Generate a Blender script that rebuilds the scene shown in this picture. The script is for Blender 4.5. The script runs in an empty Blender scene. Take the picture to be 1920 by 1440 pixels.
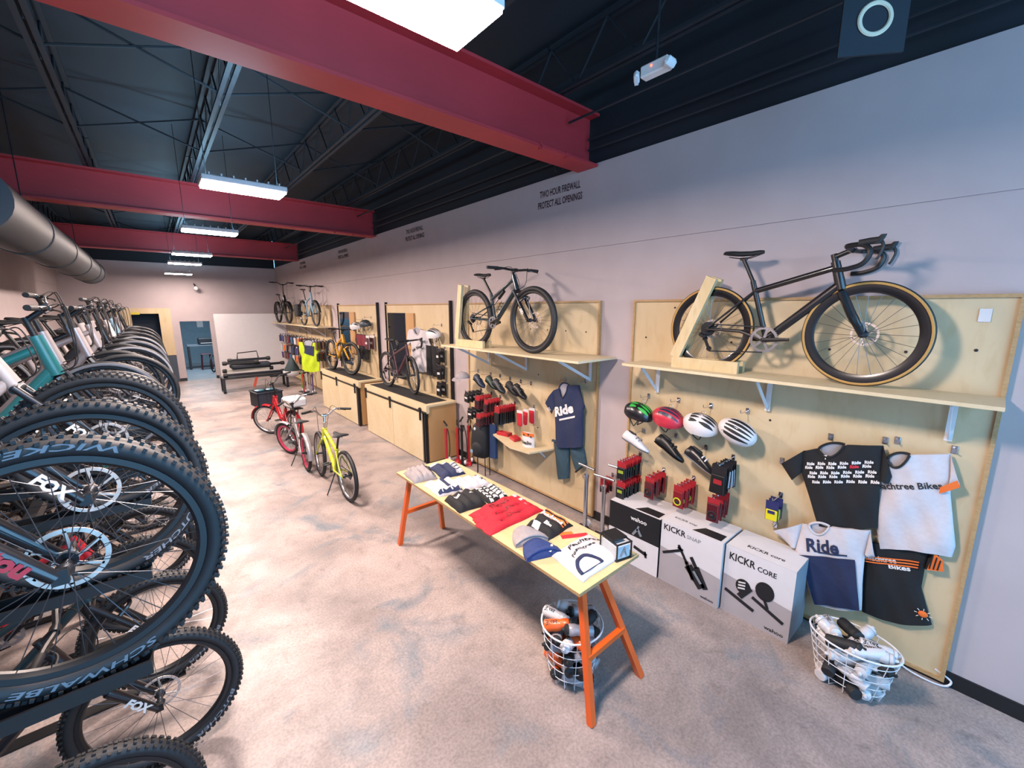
import bpy, math, random
from mathutils import Vector as V, Matrix as MX
RND = random.Random(11)
SC = bpy.context.scene
COL = SC.collection
PI = math.pi
W = 3.684          # inner face of the right wall
YB = 17.8          # back wall
ALB = .62          # overall paint reflectance level
LAMP_W, FILL_W, SKY, EXPO = 88, 14, 2.9, 1.38


def lin(h):
    h = h.lstrip('#')
    o = []
    for i in (0, 2, 4):
        c = int(h[i:i + 2], 16) / 255
        o.append(c / 12.92 if c <= .04045 else ((c + .055) / 1.055) ** 2.4)
    return (*o, 1)


def alb(h):
    c = lin(h)
    return (c[0] * ALB, c[1] * ALB, c[2] * ALB, 1)


_M = {}


def mat(name, col='#808080', rough=.6, metal=0, var=.12, scale=9, bump=0, spec=.5, coat=0, emit=None, es=1, col2=None, trans=0, stretch=None):
    """procedural material: base colour broken up by noise, optional bump"""
    if name in _M:
        return _M[name]
    m = bpy.data.materials.new(name)
    m.use_nodes = True
    nt = m.node_tree
    b = nt.nodes['Principled BSDF']
    c = alb(col) if not (metal > .7 or trans) else lin(col)
    b.inputs['Roughness'].default_value = rough
    b.inputs['Metallic'].default_value = metal
    b.inputs['Specular IOR Level'].default_value = spec
    b.inputs['Coat Weight'].default_value = coat
    b.inputs['Transmission Weight'].default_value = trans
    tc = nt.nodes.new('ShaderNodeTexCoord')
    no = nt.nodes.new('ShaderNodeTexNoise')
    no.inputs['Scale'].default_value = scale
    no.inputs['Detail'].default_value = 4
    src = tc.outputs['Object']
    if stretch:
        mp = nt.nodes.new('ShaderNodeMapping')
        mp.inputs['Scale'].default_value = stretch
        nt.links.new(src, mp.inputs['Vector'])
        src = mp.outputs['Vector']
    nt.links.new(src, no.inputs['Vector'])
    rp = nt.nodes.new('ShaderNodeValToRGB')
    lo = alb(col2) if col2 else tuple(x * (1 - var) for x in c[:3]) + (1,)
    rp.color_ramp.elements[0].position = .35
    rp.color_ramp.elements[1].position = .65
    rp.color_ramp.elements[0].color = lo
    rp.color_ramp.elements[1].color = c
    nt.links.new(no.outputs['Fac'], rp.inputs['Fac'])
    nt.links.new(rp.outputs['Color'], b.inputs['Base Color'])
    if bump:
        bp = nt.nodes.new('ShaderNodeBump')
        bp.inputs['Strength'].default_value = bump
        bp.inputs['Distance'].default_value = .01
        nt.links.new(no.outputs['Fac'], bp.inputs['Height'])
        nt.links.new(bp.outputs['Normal'], b.inputs['Normal'])
    if emit:
        b.inputs['Emission Color'].default_value = lin(emit)
        b.inputs['Emission Strength'].default_value = es
    _M[name] = m
    return m


class MB:
    """collects primitive shapes, then links them as one mesh object"""

    def __init__(s):
        s.v = []
        s.f = []
        s.m = []
        s.c = 0

    def mi(s, i):
        s.c = i
        return s

    def add(s, vs, fs):
        o = len(s.v)
        s.v += [tuple(p) for p in vs]
        s.f += [[i + o for i in f] for f in fs]
        s.m += [s.c] * len(fs)
        return s

    def box(s, c, d, rot=None, bev=0):
        hx, hy, hz = d[0] / 2, d[1] / 2, d[2] / 2
        if bev:
            b = min(bev, hx * .9, hy * .9, hz * .9)
            vs = []
            for sx in (-1, 1):
                for sy in (-1, 1):
                    for sz in (-1, 1):
                        vs += [(sx * hx, sy * (hy - b), sz * (hz - b)), (sx * (hx - b), sy * hy, sz * (hz - b)), (sx * (hx - b), sy * (hy - b), sz * hz)]
            I = lambda a, b_, c_, k: ((a * 2 + b_) * 2 + c_) * 3 + k
            fs = []
            for a in (0, 1):
                fs.append([I(a, 0, 0, 0), I(a, 1, 0, 0), I(a, 1, 1, 0), I(a, 0, 1, 0)])
                fs.append([I(0, a, 0, 1), I(1, a, 0, 1), I(1, a, 1, 1), I(0, a, 1, 1)])
                fs.append([I(0, 0, a, 2), I(1, 0, a, 2), I(1, 1, a, 2), I(0, 1, a, 2)])
                for b_ in (0, 1):
                    fs.append([I(a, b_, 0, 0), I(a, b_, 1, 0), I(a, b_, 1, 1), I(a, b_, 0, 1)])
                    fs.append([I(a, 0, b_, 0), I(a, 1, b_, 0), I(a, 1, b_, 2), I(a, 0, b_, 2)])
                    fs.append([I(0, a, b_, 1), I(1, a, b_, 1), I(1, a, b_, 2), I(0, a, b_, 2)])
                    for c_ in (0, 1):
                        fs.append([I(a, b_, c_, 0), I(a, b_, c_, 1), I(a, b_, c_, 2)])
        else:
            vs = [(x * hx, y * hy, z * hz) for x in (-1, 1) for y in (-1, 1) for z in (-1, 1)]
            fs = [[0, 1, 3, 2], [4, 6, 7, 5], [0, 4, 5, 1], [2, 3, 7, 6], [0, 2, 6, 4], [1, 5, 7, 3]]
        c = V(c)
        vs = [V(p) for p in vs]
        if rot is not None:
            vs = [rot @ p for p in vs]
        return s.add([p + c for p in vs], fs)

    def span(s, a, b, bev=0):
        """box between two opposite corners"""
        return s.box([(a[i] + b[i]) / 2 for i in range(3)], [abs(b[i] - a[i]) for i in range(3)], None, bev)

    def bar(s, p, q, w, h, up=(0, 0, 1)):
        """rectangular bar from p to q"""
        p, q = V(p), V(q)
        t = (q - p).normalized()
        u = V(up)
        x = t.cross(u)
        if x.length < 1e-4:
            x = t.cross(V((1, 0, 0)))
        x.normalize()
        y = x.cross(t)
        vs = []
        for o in (p, q):
            for a, b in ((-1, -1), (1, -1), (1, 1), (-1, 1)):
                vs.append(o + x * a * w / 2 + y * b * h / 2)
        return s.add(vs, [[0, 1, 2, 3], [7, 6, 5, 4], [0, 4, 5, 1], [1, 5, 6, 2], [2, 6, 7, 3], [3, 7, 4, 0]])

    def tube(s, pts, r, n=8, closed=False, caps=True, sq=None):
        pts = [V(p) for p in pts]
        N = len(pts)
        rs = r if isinstance(r, (list, tuple)) else [r] * N
        tg = []
        for i in range(N):
            a = pts[(i - 1) % N] if (closed or i > 0) else pts[i]
            b = pts[(i + 1) % N] if (closed or i < N - 1) else pts[i]
            t = b - a
            tg.append(t.normalized() if t.length > 1e-9 else V((0, 0, 1)))
        u = V((0, 0, 1)) if abs(tg[0].z) < .9 else V((1, 0, 0))
        nrm = (u - tg[0] * u.dot(tg[0])).normalized()
        vs = []
        for i in range(N):
            nrm = nrm - tg[i] * nrm.dot(tg[i])
            nrm = nrm.normalized() if nrm.length > 1e-6 else tg[i].orthogonal().normalized()
            bn = tg[i].cross(nrm)
            ka, kb = sq if sq else (1, 1)
            for k in range(n):
                a = 2 * PI * k / n
                vs.append(pts[i] + nrm * (math.cos(a) * rs[i] * ka) + bn * (math.sin(a) * rs[i] * kb))
        fs = []
        for i in range(N if closed else N - 1):
            j = (i + 1) % N
            for k in range(n):
                k2 = (k + 1) % n
                fs.append([i * n + k, i * n + k2, j * n + k2, j * n + k])
        if caps and not closed:
            fs.append([k for k in range(n)][::-1])
            fs.append([(N - 1) * n + k for k in range(n)])
        return s.add(vs, fs)

    def loft(s, rings, caps=True, closed=True):
        n = len(rings[0])
        vs = [p for r in rings for p in r]
        fs = []
        for i in range(len(rings) - 1):
            for k in range(n if closed else n - 1):
                k2 = (k + 1) % n
                fs.append([i * n + k, i * n + k2, (i + 1) * n + k2, (i + 1) * n + k])
        if caps and closed:
            fs.append(list(range(n))[::-1])
            fs.append([(len(rings) - 1) * n + k for k in range(n)])
        return s.add(vs, fs)

    def lathe(s, prof, o=(0, 0, 0), ax='z', n=20):
        """profile [(radius, height)] turned about an axis through o"""
        o = V(o)
        rings = []
        for r, h in prof:
            ring = []
            for k in range(n):
                a = 2 * PI * k / n
                x, y = r * math.cos(a), r * math.sin(a)
                p = V((x, y, h)) if ax == 'z' else V((x, h, y)) if ax == 'y' else V((h, x, y))
                ring.append(o + p)
            rings.append(ring)
        return s.loft(rings)

    def ring(s, c, ro, ri, th, n=40, ax='y'):
        """flat annulus with thickness"""
        c = V(c)
        R4 = []
        for r, h in ((ri, -th / 2), (ro, -th / 2), (ro, th / 2), (ri, th / 2), (ri, -th / 2)):
            R4.append([c + (V((r * math.cos(2 * PI * k / n), h, r * math.sin(2 * PI * k / n))) if ax == 'y' else V((r * math.cos(2 * PI * k / n), r * math.sin(2 * PI * k / n), h)) if ax == 'z' else V((h, r * math.cos(2 * PI * k / n), r * math.sin(2 * PI * k / n)))) for k in range(n)])
        return s.loft(R4, caps=False)

    def torus(s, c, R, a, b, n=56, m=10, ax='y'):
        """torus: a = radial half thickness, b = half width along the axis"""
        c = V(c)
        vs = []
        for i in range(n):
            t = 2 * PI * i / n
            for k in range(m):
                p = 2 * PI * k / m
                r, h = R + a * math.cos(p), b * math.sin(p)
                vs.append(c + (V((r * math.cos(t), h, r * math.sin(t))) if ax == 'y' else V((r * math.cos(t), r * math.sin(t), h)) if ax == 'z' else V((h, r * math.cos(t), r * math.sin(t)))))
        fs = []
        for i in range(n):
            j = (i + 1) % n
            for k in range(m):
                k2 = (k + 1) % m
                fs.append([i * m + k, i * m + k2, j * m + k2, j * m + k])
        return s.add(vs, fs)

    def prism(s, poly, f0, f1):
        """polygon [(a,b)] between two maps (a,b)->point"""
        n = len(poly)
        vs = [f0(*p) for p in poly] + [f1(*p) for p in poly]
        fs = [list(range(n))[::-1], list(range(n, 2 * n))]
        for k in range(n):
            k2 = (k + 1) % n
            fs.append([k, k2, n + k2, n + k])
        return s.add(vs, fs)

    def grid(s, nu, nv, fn):
        vs = [fn(i / nu, j / nv) for i in range(nu + 1) for j in range(nv + 1)]
        fs = []
        for i in range(nu):
            for j in range(nv):
                a = i * (nv + 1) + j
                fs.append([a, a + 1, a + nv + 2, a + nv + 1])
        return s.add(vs, fs)

    def shell(s, nu, nv, fn, th):
        """closed sheet: fn(u,v)->front point, th(u,v)->back offset vector"""
        F = [fn(i / nu, j / nv) for i in range(nu + 1) for j in range(nv + 1)]
        B = [F[i * (nv + 1) + j] + th(i / nu, j / nv) for i in range(nu + 1) for j in range(nv + 1)]
        n = len(F)
        fs = []
        for i in range(nu):
            for j in range(nv):
                a = i * (nv + 1) + j
                q = [a, a + 1, a + nv + 2, a + nv + 1]
                fs.append(q)
                fs.append([k + n for k in q][::-1])
        edge = [i * (nv + 1) for i in range(nu + 1)] + [nu * (nv + 1) + j for j in range(1, nv + 1)] + [i * (nv + 1) + nv for i in range(nu - 1, -1, -1)] + [j for j in range(nv - 1, 0, -1)]
        for k in range(len(edge)):
            a, b = edge[k], edge[(k + 1) % len(edge)]
            fs.append([a, b, b + n, a + n])
        return s.add(F + B, fs)

    def ell(s, c, r, nu=14, nv=9, lo=-PI / 2, hi=PI / 2):
        c = V(c)
        rings = []
        for j in range(nv + 1):
            t = lo + (hi - lo) * j / nv
            rings.append([c + V((r[0] * math.cos(t) * math.cos(2 * PI * k / nu), r[1] * math.cos(t) * math.sin(2 * PI * k / nu), r[2] * math.sin(t))) for k in range(nu)])
        return s.loft(rings)

    def xf(s, M, start=0):
        for i in range(start, len(s.v)):
            s.v[i] = tuple(M @ V(s.v[i]))
        return s

    def build(s, name, mats, parent=None, ang=40, loc=None, rz=None):
        me = bpy.data.meshes.new(name)
        me.from_pydata(s.v, [], s.f)
        if not isinstance(mats, (list, tuple)):
            mats = [mats]
        for m in mats:
            me.materials.append(m)
        if len(mats) > 1:
            me.polygons.foreach_set('material_index', s.m)
        if ang:
            me.polygons.foreach_set('use_smooth', [True] * len(me.polygons))
            me.set_sharp_from_angle(angle=math.radians(ang))
        me.update()
        o = bpy.data.objects.new(name, me)
        COL.objects.link(o)
        if parent:
            o.parent = parent
        if loc is not None:
            o.location = loc
        if rz is not None:
            o.rotation_euler = (0, 0, rz)
        return o


def tag(o, label, cat, group=None, kind=None):
    o['label'] = label
    o['category'] = cat
    if group:
        o['group'] = group
    if kind:
        o['kind'] = kind
    return o


def thing(name, label, cat, loc=(0, 0, 0), rz=0, group=None, rot=None):
    o = bpy.data.objects.new(name, None)
    o.empty_display_size = .05
    COL.objects.link(o)
    o.location = loc
    o.rotation_euler = rot or (0, 0, rz)
    return tag(o, label, cat, group)


def struct(name, mb, m, ang=0):
    o = mb.build(name, m, None, ang)
    o['kind'] = 'structure'
    return o


def dup(root, loc, rot=None, label=None, group=None, paint=None):
    """copy of a thing with its parts and sub-parts; paint = {part name stem: material}"""
    def cp(o, par):
        c = o.copy()
        COL.objects.link(c)
        c.parent = par
        if paint and o.type == 'MESH':
            k = o.name.split('.')[0]
            if k in paint:
                c.material_slots[0].link = 'OBJECT'
                c.material_slots[0].material = paint[k]
        for ch in o.children:
            cp(ch, c)
        return c
    c = cp(root, None)
    c.location = loc
    if rot is not None:
        c.rotation_euler = rot if isinstance(rot, (tuple, list)) else (0, 0, rot)
    if label:
        c['label'] = label
    if group:
        c['group'] = group
    return c


def cat(P, k=6):
    """Catmull-Rom through points"""
    P = [V(p) for p in P]
    Q = [P[0] * 2 - P[1]] + P + [P[-1] * 2 - P[-2]]
    o = []
    for i in range(1, len(Q) - 2):
        for j in range(k):
            t = j / k
            a, b, c, d = Q[i - 1], Q[i], Q[i + 1], Q[i + 2]
            o.append(.5 * ((2 * b) + (c - a) * t + (2 * a - 5 * b + 4 * c - d) * t * t + (3 * b - a - 3 * c + d) * t ** 3))
    o.append(P[-1])
    return o


_T = {}


def txt(s, bold=0., shear=0.):
    """flat lettering, unit cap height: (verts, faces, width)"""
    k = (s, bold, shear)
    if k not in _T:
        cu = bpy.data.curves.new('t', 'FONT')
        cu.body = s
        cu.size = 1
        cu.shear = shear
        cu.offset = bold
        cu.resolution_u = 2
        ob = bpy.data.objects.new('t', cu)
        me = ob.to_mesh()
        vs = [(v.co.x, v.co.y) for v in me.vertices]
        fs = [list(p.vertices) for p in me.polygons]
        ob.to_mesh_clear()
        bpy.data.objects.remove(ob)
        bpy.data.curves.remove(cu)
        x0 = min(v[0] for v in vs)
        x1 = max(v[0] for v in vs)
        h = .72
        _T[k] = ([((x - x0) / h, y / h) for x, y in vs], fs, (x1 - x0) / h)
    return _T[k]


def letter(name, s, fn, m, parent, h=.05, width=None, bold=0., shear=0., center=False, mb=None):
    """lettering of cap height h mapped through fn(x,y); as its own part, or into mb"""
    vs, fs, w = txt(s, bold, shear)
    kx = (width / w) if width else h
    ox = -w * kx / 2 if center else 0
    out = [fn(x * kx + ox, y * h) for x, y in vs]
    if mb is not None:
        return mb.add(out, fs)
    return MB().add(out, fs).build(name, m, parent, 0)


def wob(x, y, s=1., seed=0.):
    """cheap smooth noise for cloth"""
    return (math.sin(x * 23 * s + seed + 1.7 * math.sin(y * 11 * s + seed)) + .6 * math.sin(y * 31 * s - x * 17 * s + 2 * seed) + .5 * math.sin((x + y) * 47 * s + seed)) / 2.1
# ---------------------------------------------------------------- materials
def plywood(name, a, b, c, sx=(1, 1, 1)):
    m = bpy.data.materials.new(name)
    m.use_nodes = True
    nt = m.node_tree
    bs = nt.nodes['Principled BSDF']
    bs.inputs['Roughness'].default_value = .55
    tc = nt.nodes.new('ShaderNodeTexCoord')
    mp = nt.nodes.new('ShaderNodeMapping')
    mp.inputs['Scale'].default_value = sx
    nt.links.new(tc.outputs['Object'], mp.inputs['Vector'])
    n1 = nt.nodes.new('ShaderNodeTexNoise')
    n1.inputs['Scale'].default_value = 1.4
    n1.inputs['Detail'].default_value = 8
    n1.inputs['Distortion'].default_value = 1.2
    n2 = nt.nodes.new('ShaderNodeTexNoise')
    n2.inputs['Scale'].default_value = 22
    n2.inputs['Detail'].default_value = 6
    for n in (n1, n2):
        nt.links.new(mp.outputs['Vector'], n.inputs['Vector'])
    r = nt.nodes.new('ShaderNodeValToRGB')
    e = r.color_ramp.elements
    e[0].position, e[0].color = .36, alb(b)
    e[1].position, e[1].color = .6, alb(a)
    nt.links.new(n1.outputs['Fac'], r.inputs['Fac'])
    mx = nt.nodes.new('ShaderNodeMix')
    mx.data_type = 'RGBA'
    r2 = nt.nodes.new('ShaderNodeMapRange')
    r2.inputs['From Min'].default_value = .52
    r2.inputs['From Max'].default_value = .75
    r2.inputs['To Max'].default_value = .55
    nt.links.new(n2.outputs['Fac'], r2.inputs['Value'])
    nt.links.new(r2.outputs['Result'], mx.inputs['Factor'])
    nt.links.new(r.outputs['Color'], mx.inputs['A'])
    mx.inputs['B'].default_value = alb(c)
    nt.links.new(mx.outputs['Result'], bs.inputs['Base Color'])
    return m


PLY = plywood('birch_plywood', '#e3cda6', '#d9c096', '#cdb07f', (.7, .7, .22))
PLYH = plywood('birch_plywood_top', '#ead8b4', '#e0cba1', '#d6bd8d', (.8, .25, .8))
PINE = plywood('pine_board', '#e6d1a6', '#dcc28f', '#cdab70', (1.5, 1.5, .4))
PLYEDGE = mat('plywood_edge', '#cfaa78', .6, scale=40, stretch=(1, 1, 8), col2='#b08a58')
PLYORANGE = mat('plywood_side', '#cf9f68', .6, scale=3, stretch=(1, 1, .3), col2='#bd8d56')


def concrete():
    m = bpy.data.materials.new('polished_concrete')
    m.use_nodes = True
    nt = m.node_tree
    bs = nt.nodes['Principled BSDF']
    tc = nt.nodes.new('ShaderNodeTexCoord')

    def noise(sc, det, dist=0, off=0):
        mp = nt.nodes.new('ShaderNodeMapping')
        mp.inputs['Location'].default_value = (off, off * .7, 0)
        nt.links.new(tc.outputs['Object'], mp.inputs['Vector'])
        n = nt.nodes.new('ShaderNodeTexNoise')
        n.inputs['Scale'].default_value = sc
        n.inputs['Detail'].default_value = det
        n.inputs['Roughness'].default_value = .62
        n.inputs['Distortion'].default_value = dist
        nt.links.new(mp.outputs['Vector'], n.inputs['Vector'])
        return n

    def ramp(n, a, b, p0, p1):
        r = nt.nodes.new('ShaderNodeValToRGB')
        r.color_ramp.elements[0].position = p0
        r.color_ramp.elements[1].position = p1
        r.color_ramp.elements[0].color = a
        r.color_ramp.elements[1].color = b
        nt.links.new(n.outputs['Fac'], r.inputs['Fac'])
        return r

    def mix(f, a, b, mode='MIX'):
        x = nt.nodes.new('ShaderNodeMix')
        x.data_type = 'RGBA'
        x.blend_type = mode
        if isinstance(f, float):
            x.inputs['Factor'].default_value = f
        else:
            nt.links.new(f, x.inputs['Factor'])
        for k, v in (('A', a), ('B', b)):
            if isinstance(v, tuple):
                x.inputs[k].default_value = v
            else:
                nt.links.new(v, x.inputs[k])
        return x.outputs['Result']

    base = ramp(noise(.9, 6, .4), alb('#968985'), alb('#c2b1aa'), .38, .62).outputs['Color']
    blue = ramp(noise(1.7, 8, .8, 7.3), (0, 0, 0, 1), (1, 1, 1, 1), .53, .72).outputs['Color']
    c1 = mix(blue, base, alb('#76828c'))
    st = ramp(noise(7, 8, .6, 3.1), (0, 0, 0, 1), (1, 1, 1, 1), .55, .75).outputs['Color']
    sc = nt.nodes.new('ShaderNodeMath')
    sc.operation = 'MULTIPLY'
    sc.inputs[1].default_value = .5
    nt.links.new(st, sc.inputs[0])
    c2 = mix(sc.outputs[0], c1, alb('#6a6160'))
    fine = ramp(noise(60, 3, 0, 1), lin('#dcdcdc'), lin('#ffffff'), .36, .62).outputs['Color']
    c3 = mix(1.0, c2, fine, 'MULTIPLY')
    nt.links.new(c3, bs.inputs['Base Color'])
    rr = ramp(noise(3, 5, .3, 5), (.34, .34, .34, 1), (.6, .6, .6, 1), .3, .7)
    nt.links.new(rr.outputs['Color'], bs.inputs['Roughness'])
    bs.inputs['Specular IOR Level'].default_value = .4
    return m


CONC = concrete()
WALLP = mat('wall_paint', '#cabbbb', .8, var=.05, scale=3)
WHITEP = mat('white_partition_paint', '#efe9ea', .75, var=.04, scale=3)
DARKCEIL = mat('dark_ceiling_paint', '#121d2a', .75, var=.35, scale=1.5)
JOISTP = mat('joist_paint', '#18222d', .6, var=.2, scale=4)
REDB = mat('red_beam_paint', '#c8353d', .5, var=.14, scale=2)
BLKBASE = mat('black_base', '#14161b', .45, var=.2)
DUCTM = mat('grey_duct', '#2f3943', .55, .1, var=.25, scale=2)
BLK = mat('satin_black', '#101216', .42, var=.2)
MATTE = mat('matte_black', '#111317', .7, var=.2)
RUB = mat('tyre_rubber', '#15181d', .62, var=.2, scale=30)
RUB2 = mat('slick_rubber', '#1a1e25', .5, var=.2, scale=30)
TAN = mat('tan_sidewall', '#c99a4e', .6, var=.1, scale=20)
CARBON = mat('carbon_rim', '#12151b', .28, var=.3, coat=.4)
ALU = mat('brushed_aluminium', '#b9bcc4', .3, 1, var=.1)
STEEL = mat('polished_steel', '#c8ccd4', .22, 1, var=.1)
DGREY = mat('dark_grey_metal', '#3a3f47', .4, .6, var=.2)
ROTM = mat('rotor_steel', '#cdbfb6', .48, .8, var=.15)
SPOKE = mat('spoke_steel', '#6b6f76', .35, .9, var=.1)
WHT = mat('white_plastic', '#eeeaea', .45, var=.05)
WIRE = mat('white_wire', '#efeff2', .4, var=.03)
REDP = mat('red_paint', '#d0202f', .4, var=.1, coat=.2)
PINK = mat('pink_rim', '#e2476b', .4, var=.1)
YEL = mat('yellow_paint', '#d8df35', .4, var=.1, coat=.2)
AMBER = mat('amber_paint', '#e0a21a', .4, var=.12, coat=.2)
ORG = mat('orange_paint', '#f2641c', .4, var=.08, coat=.15)
TEAL = mat('teal_paint', '#1a7d82', .35, var=.15, coat=.4)
DTEAL = mat('dark_teal_paint', '#14313a', .3, var=.2, coat=.5)
SILV = mat('silver_paint', '#b9b2b4', .32, .4, var=.12)
WHTP = mat('white_frame_paint', '#d2c6c2', .3, var=.08, coat=.4)
SKYB = mat('sky_blue_paint', '#8fb3c9', .35, var=.1)
BLACKF = mat('black_frame_paint', '#11141b', .3, var=.25, coat=.5)
PURP = mat('plum_frame_paint', '#4d2434', .35, var=.15, coat=.4)
REDT = mat('red_lettering', '#e8303f', .5, var=.05)
WTX = mat('white_lettering', '#f4f1ef', .6, var=.03)
GTX = mat('grey_lettering', '#8b9099', .6, var=.05)
BTX = mat('black_lettering', '#14161c', .6, var=.1)
YTX = mat('yellow_lettering', '#e3d23a', .6, var=.05)
NAVYC = mat('navy_cloth', '#1d2b52', .85, var=.18, scale=40, bump=.15)
BLKC = mat('black_cloth', '#0b0d12', .85, var=.25, scale=40, bump=.15)
WHTC = mat('white_cloth', '#dcd6da', .85, var=.06, scale=40, bump=.15)
GREYC = mat('grey_cloth', '#a79fa0', .9, var=.12, scale=30, bump=.2)
REDC = mat('red_cloth', '#d0142c', .85, var=.14, scale=40, bump=.15)
TEALC = mat('slate_cloth', '#2f4f5e', .85, var=.15, scale=40, bump=.15)
BLUEC = mat('blue_knit', '#2c417c', .9, var=.25, scale=60, bump=.3)
ORGC = mat('orange_cloth', '#ff7a2a', .8, var=.06)
HIVIS = mat('hi_vis_cloth', '#c4e011', .7, var=.1)
LGREY = mat('light_grey_lining', '#b9b9c2', .85, var=.08)
CARDR = mat('red_card', '#b3202a', .5, var=.15, scale=30)
CARDK = mat('black_card', '#1a1a20', .5, var=.2, scale=30)
CARDW = mat('white_card', '#ece7e4', .5, var=.06)
CARDY = mat('yellow_card', '#efe01d', .5, var=.06)
CARDN = mat('navy_card', '#2a2f66', .5, var=.1)
LIME = mat('lime_plastic', '#a6b93a', .5, var=.15)
GREENH = mat('green_plastic', '#36c04a', .4, var=.1)
BOXW = mat('box_white_print', '#e7e2e3', .55, var=.04)
BOXG = mat('box_grey_print', '#b5acad', .55, var=.05)
BOXK = mat('box_black_print', '#15171d', .5, var=.15)
KRAFT = mat('box_side_grey', '#9aa0a8', .6, var=.08)
TANW = mat('tan_leather', '#b07a45', .6, var=.15)
CLEARP = mat('clear_bottle', '#dcdadd', .3, var=.06)
GLOSSB = mat('dark_glass', '#0b1218', .08, var=.2)
BLUEG = mat('blue_grey_paint', '#7f9aab', .7, var=.1)
MIRB = mat('mirror_tint', '#1a3046', .05, .6, var=.2)
BAG = mat('pack_fabric', '#15171c', .75, var=.25, scale=50, bump=.2)
JEANS = mat('denim_blue', '#23406e', .85, var=.15, scale=40)
# ---------------------------------------------------------------- room
XL, YF, ZT = -1.95, -2.6, 4.85
HANG = -PI / 2      # local +X -> image right (-Y), local +Y -> into the wall, local -Y faces the room
SEAM = 3.07
struct('floor', MB().span((XL - .1, YF - .1, -.1), (W + .1, YB, 0)), CONC)
b = MB().span((W, YF, 0), (W + .15, YB + .1, SEAM))
struct('wall_right', b, WALLP)
struct('wall_right_band', MB().span((W - .014, YF, SEAM), (W + .15, YB + .1, 3.9)), WALLP)
struct('wall_right_upper', MB().span((W + .02, YF, 3.9), (W + .15, YB + .1, ZT)), DARKCEIL)
b = MB().span((XL - .15, YF, 0), (XL, YB + .1, SEAM))
struct('wall_left', b, WALLP)
struct('wall_left_band', MB().span((XL - .15, YF, SEAM), (XL + .014, YB + .1, 3.9)), WALLP)
struct('wall_left_upper', MB().span((XL - .15, YF, 3.9), (XL - .02, YB + .1, ZT)), DARKCEIL)
# back wall around the two openings
b = MB()
b.span((XL, YB, 0), (-.47, YB + .12, 3.86))
b.span((.2, YB, 0), (.70, YB + .12, 3.86))
b.span((1.52, YB, 0), (W, YB + .12, 3.86))
b.span((-.47, YB, 2.26), (.2, YB + .12, 3.86))
b.span((.70, YB, 2.0), (1.52, YB + .12, 3.86))
b.span((-.47, YB, 0), (.2, YB + .12, .5))
struct('wall_back', b, WALLP)
struct('wall_back_upper', MB().span((XL, YB + .03, 3.86), (W, YB + .12, ZT)), DARKCEIL)
struct('ceiling', MB().span((XL - .1, YF - .1, ZT), (W + .1, YB + .1, ZT + .1)), DARKCEIL)
# corrugated deck ribs under the ceiling, running across the room
# storefront wall behind the camera: posts, header, glass
b = MB()
b.span((XL, YF - .12, 4.5), (W, YF, ZT))
b.span((XL, YF - .12, 0), (W, YF, .3))
for x in (XL + .04, -.05, 1.75, W - .04):
    b.span((x - .04, YF - .1, .3), (x + .04, YF, 4.5))
struct('wall_front', b, MATTE)
# baseboards
struct('baseboard_right', MB().span((W - .016, YF, 0), (W, YB, .1)), BLKBASE)
struct('baseboard_left', MB().span((XL, YF, 0), (XL + .016, YB, .1)), BLKBASE)
b = MB().span((.2, YB - .016, 0), (.70, YB, .1)).span((1.52, YB - .016, 0), (1.6, YB, .1))
struct('baseboard_back', b, BLKBASE)
# low partition in front of the back wall, at the right
struct('wall_partition', MB().span((1.6, 17.2, 0), (W, 17.42, 2.24)), mat('partition_white', '#f1ecec', .7, var=.03))
struct('baseboard_partition', MB().span((1.585, 17.185, 0), (1.72, 17.43, .07)), BLKBASE)
# room beyond the doorway
b = MB().span((.3, 23.3, 0), (2.6, 23.4, 2.9)).span((.3, YB + .12, 0), (.4, 23.3, 2.9)).span((2.5, YB + .12, 0), (2.6, 23.3, 2.9))
struct('wall_workshop', b, BLUEG)
struct('floor_workshop', MB().span((.3, YB, -.1), (2.6, 23.4, 0)), mat('workshop_floor', '#8d97a0', .5, var=.2, scale=2))
struct('ceiling_workshop', MB().span((.3, YB + .12, 2.9), (2.6, 23.4, 3.0)), DARKCEIL)
la = bpy.data.lights.new('workshop_lamp', 'AREA')
la.size = 1.0
la.energy = 60
la.color = (.72, .88, 1)
lo = bpy.data.objects.new('workshop_lamp', la)
lo.location = (1.3, 20.0, 2.85)
COL.objects.link(lo)
# dark passage behind the plywood-framed opening, with its door leaf
b = MB().span((-.6, YB + 1.2, 0), (.3, YB + 1.3, 2.5)).span((-.6, YB + .12, 0), (-.5, YB + 1.2, 2.5)).span((-.6, YB + .12, 2.4), (.3, YB + 1.3, 2.5))
struct('wall_passage', b, mat('passage_dark', '#16283a', .6, var=.3, scale=2))

# plywood surround on the back wall, grey panel under it
b = MB().span((-.95, YB - .05, .9), (-.47, YB, 2.43)).span((.2, YB - .05, .9), (.5, YB, 2.43)).span((-.47, YB - .05, 2.26), (.2, YB, 2.43))
o = tag(b.build('plywood_surround', PLY, None, 0), 'plywood frame around the dark opening in the back wall', 'wall panel')
o = tag(MB().span((.2, YB - .06, .02), (.5, YB, .88)).build('kick_panel', mat('slate_panel', '#3f4c5c', .6), None, 0), 'slate grey panel below the plywood frame at the back', 'panel')
o = tag(MB().box((-.36, YB - .056, 2.268), (.2, .012, .07)).build('notice_strip', YTX, None, 0), 'small yellow strip at the top corner of the dark opening', 'sign')
# red A-frame
t = thing('floor_sign', 'orange red folding floor sign by the slate panel at the back wall', 'sign', (.27, 17.4, 0), -.3)
for s in (-1, 1):
    MB().bar((0, s * .17, 0), (0, s * .015, .62), .26, .018, (1, 0, 0)).build('panel', ORG, t, 0)

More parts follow.
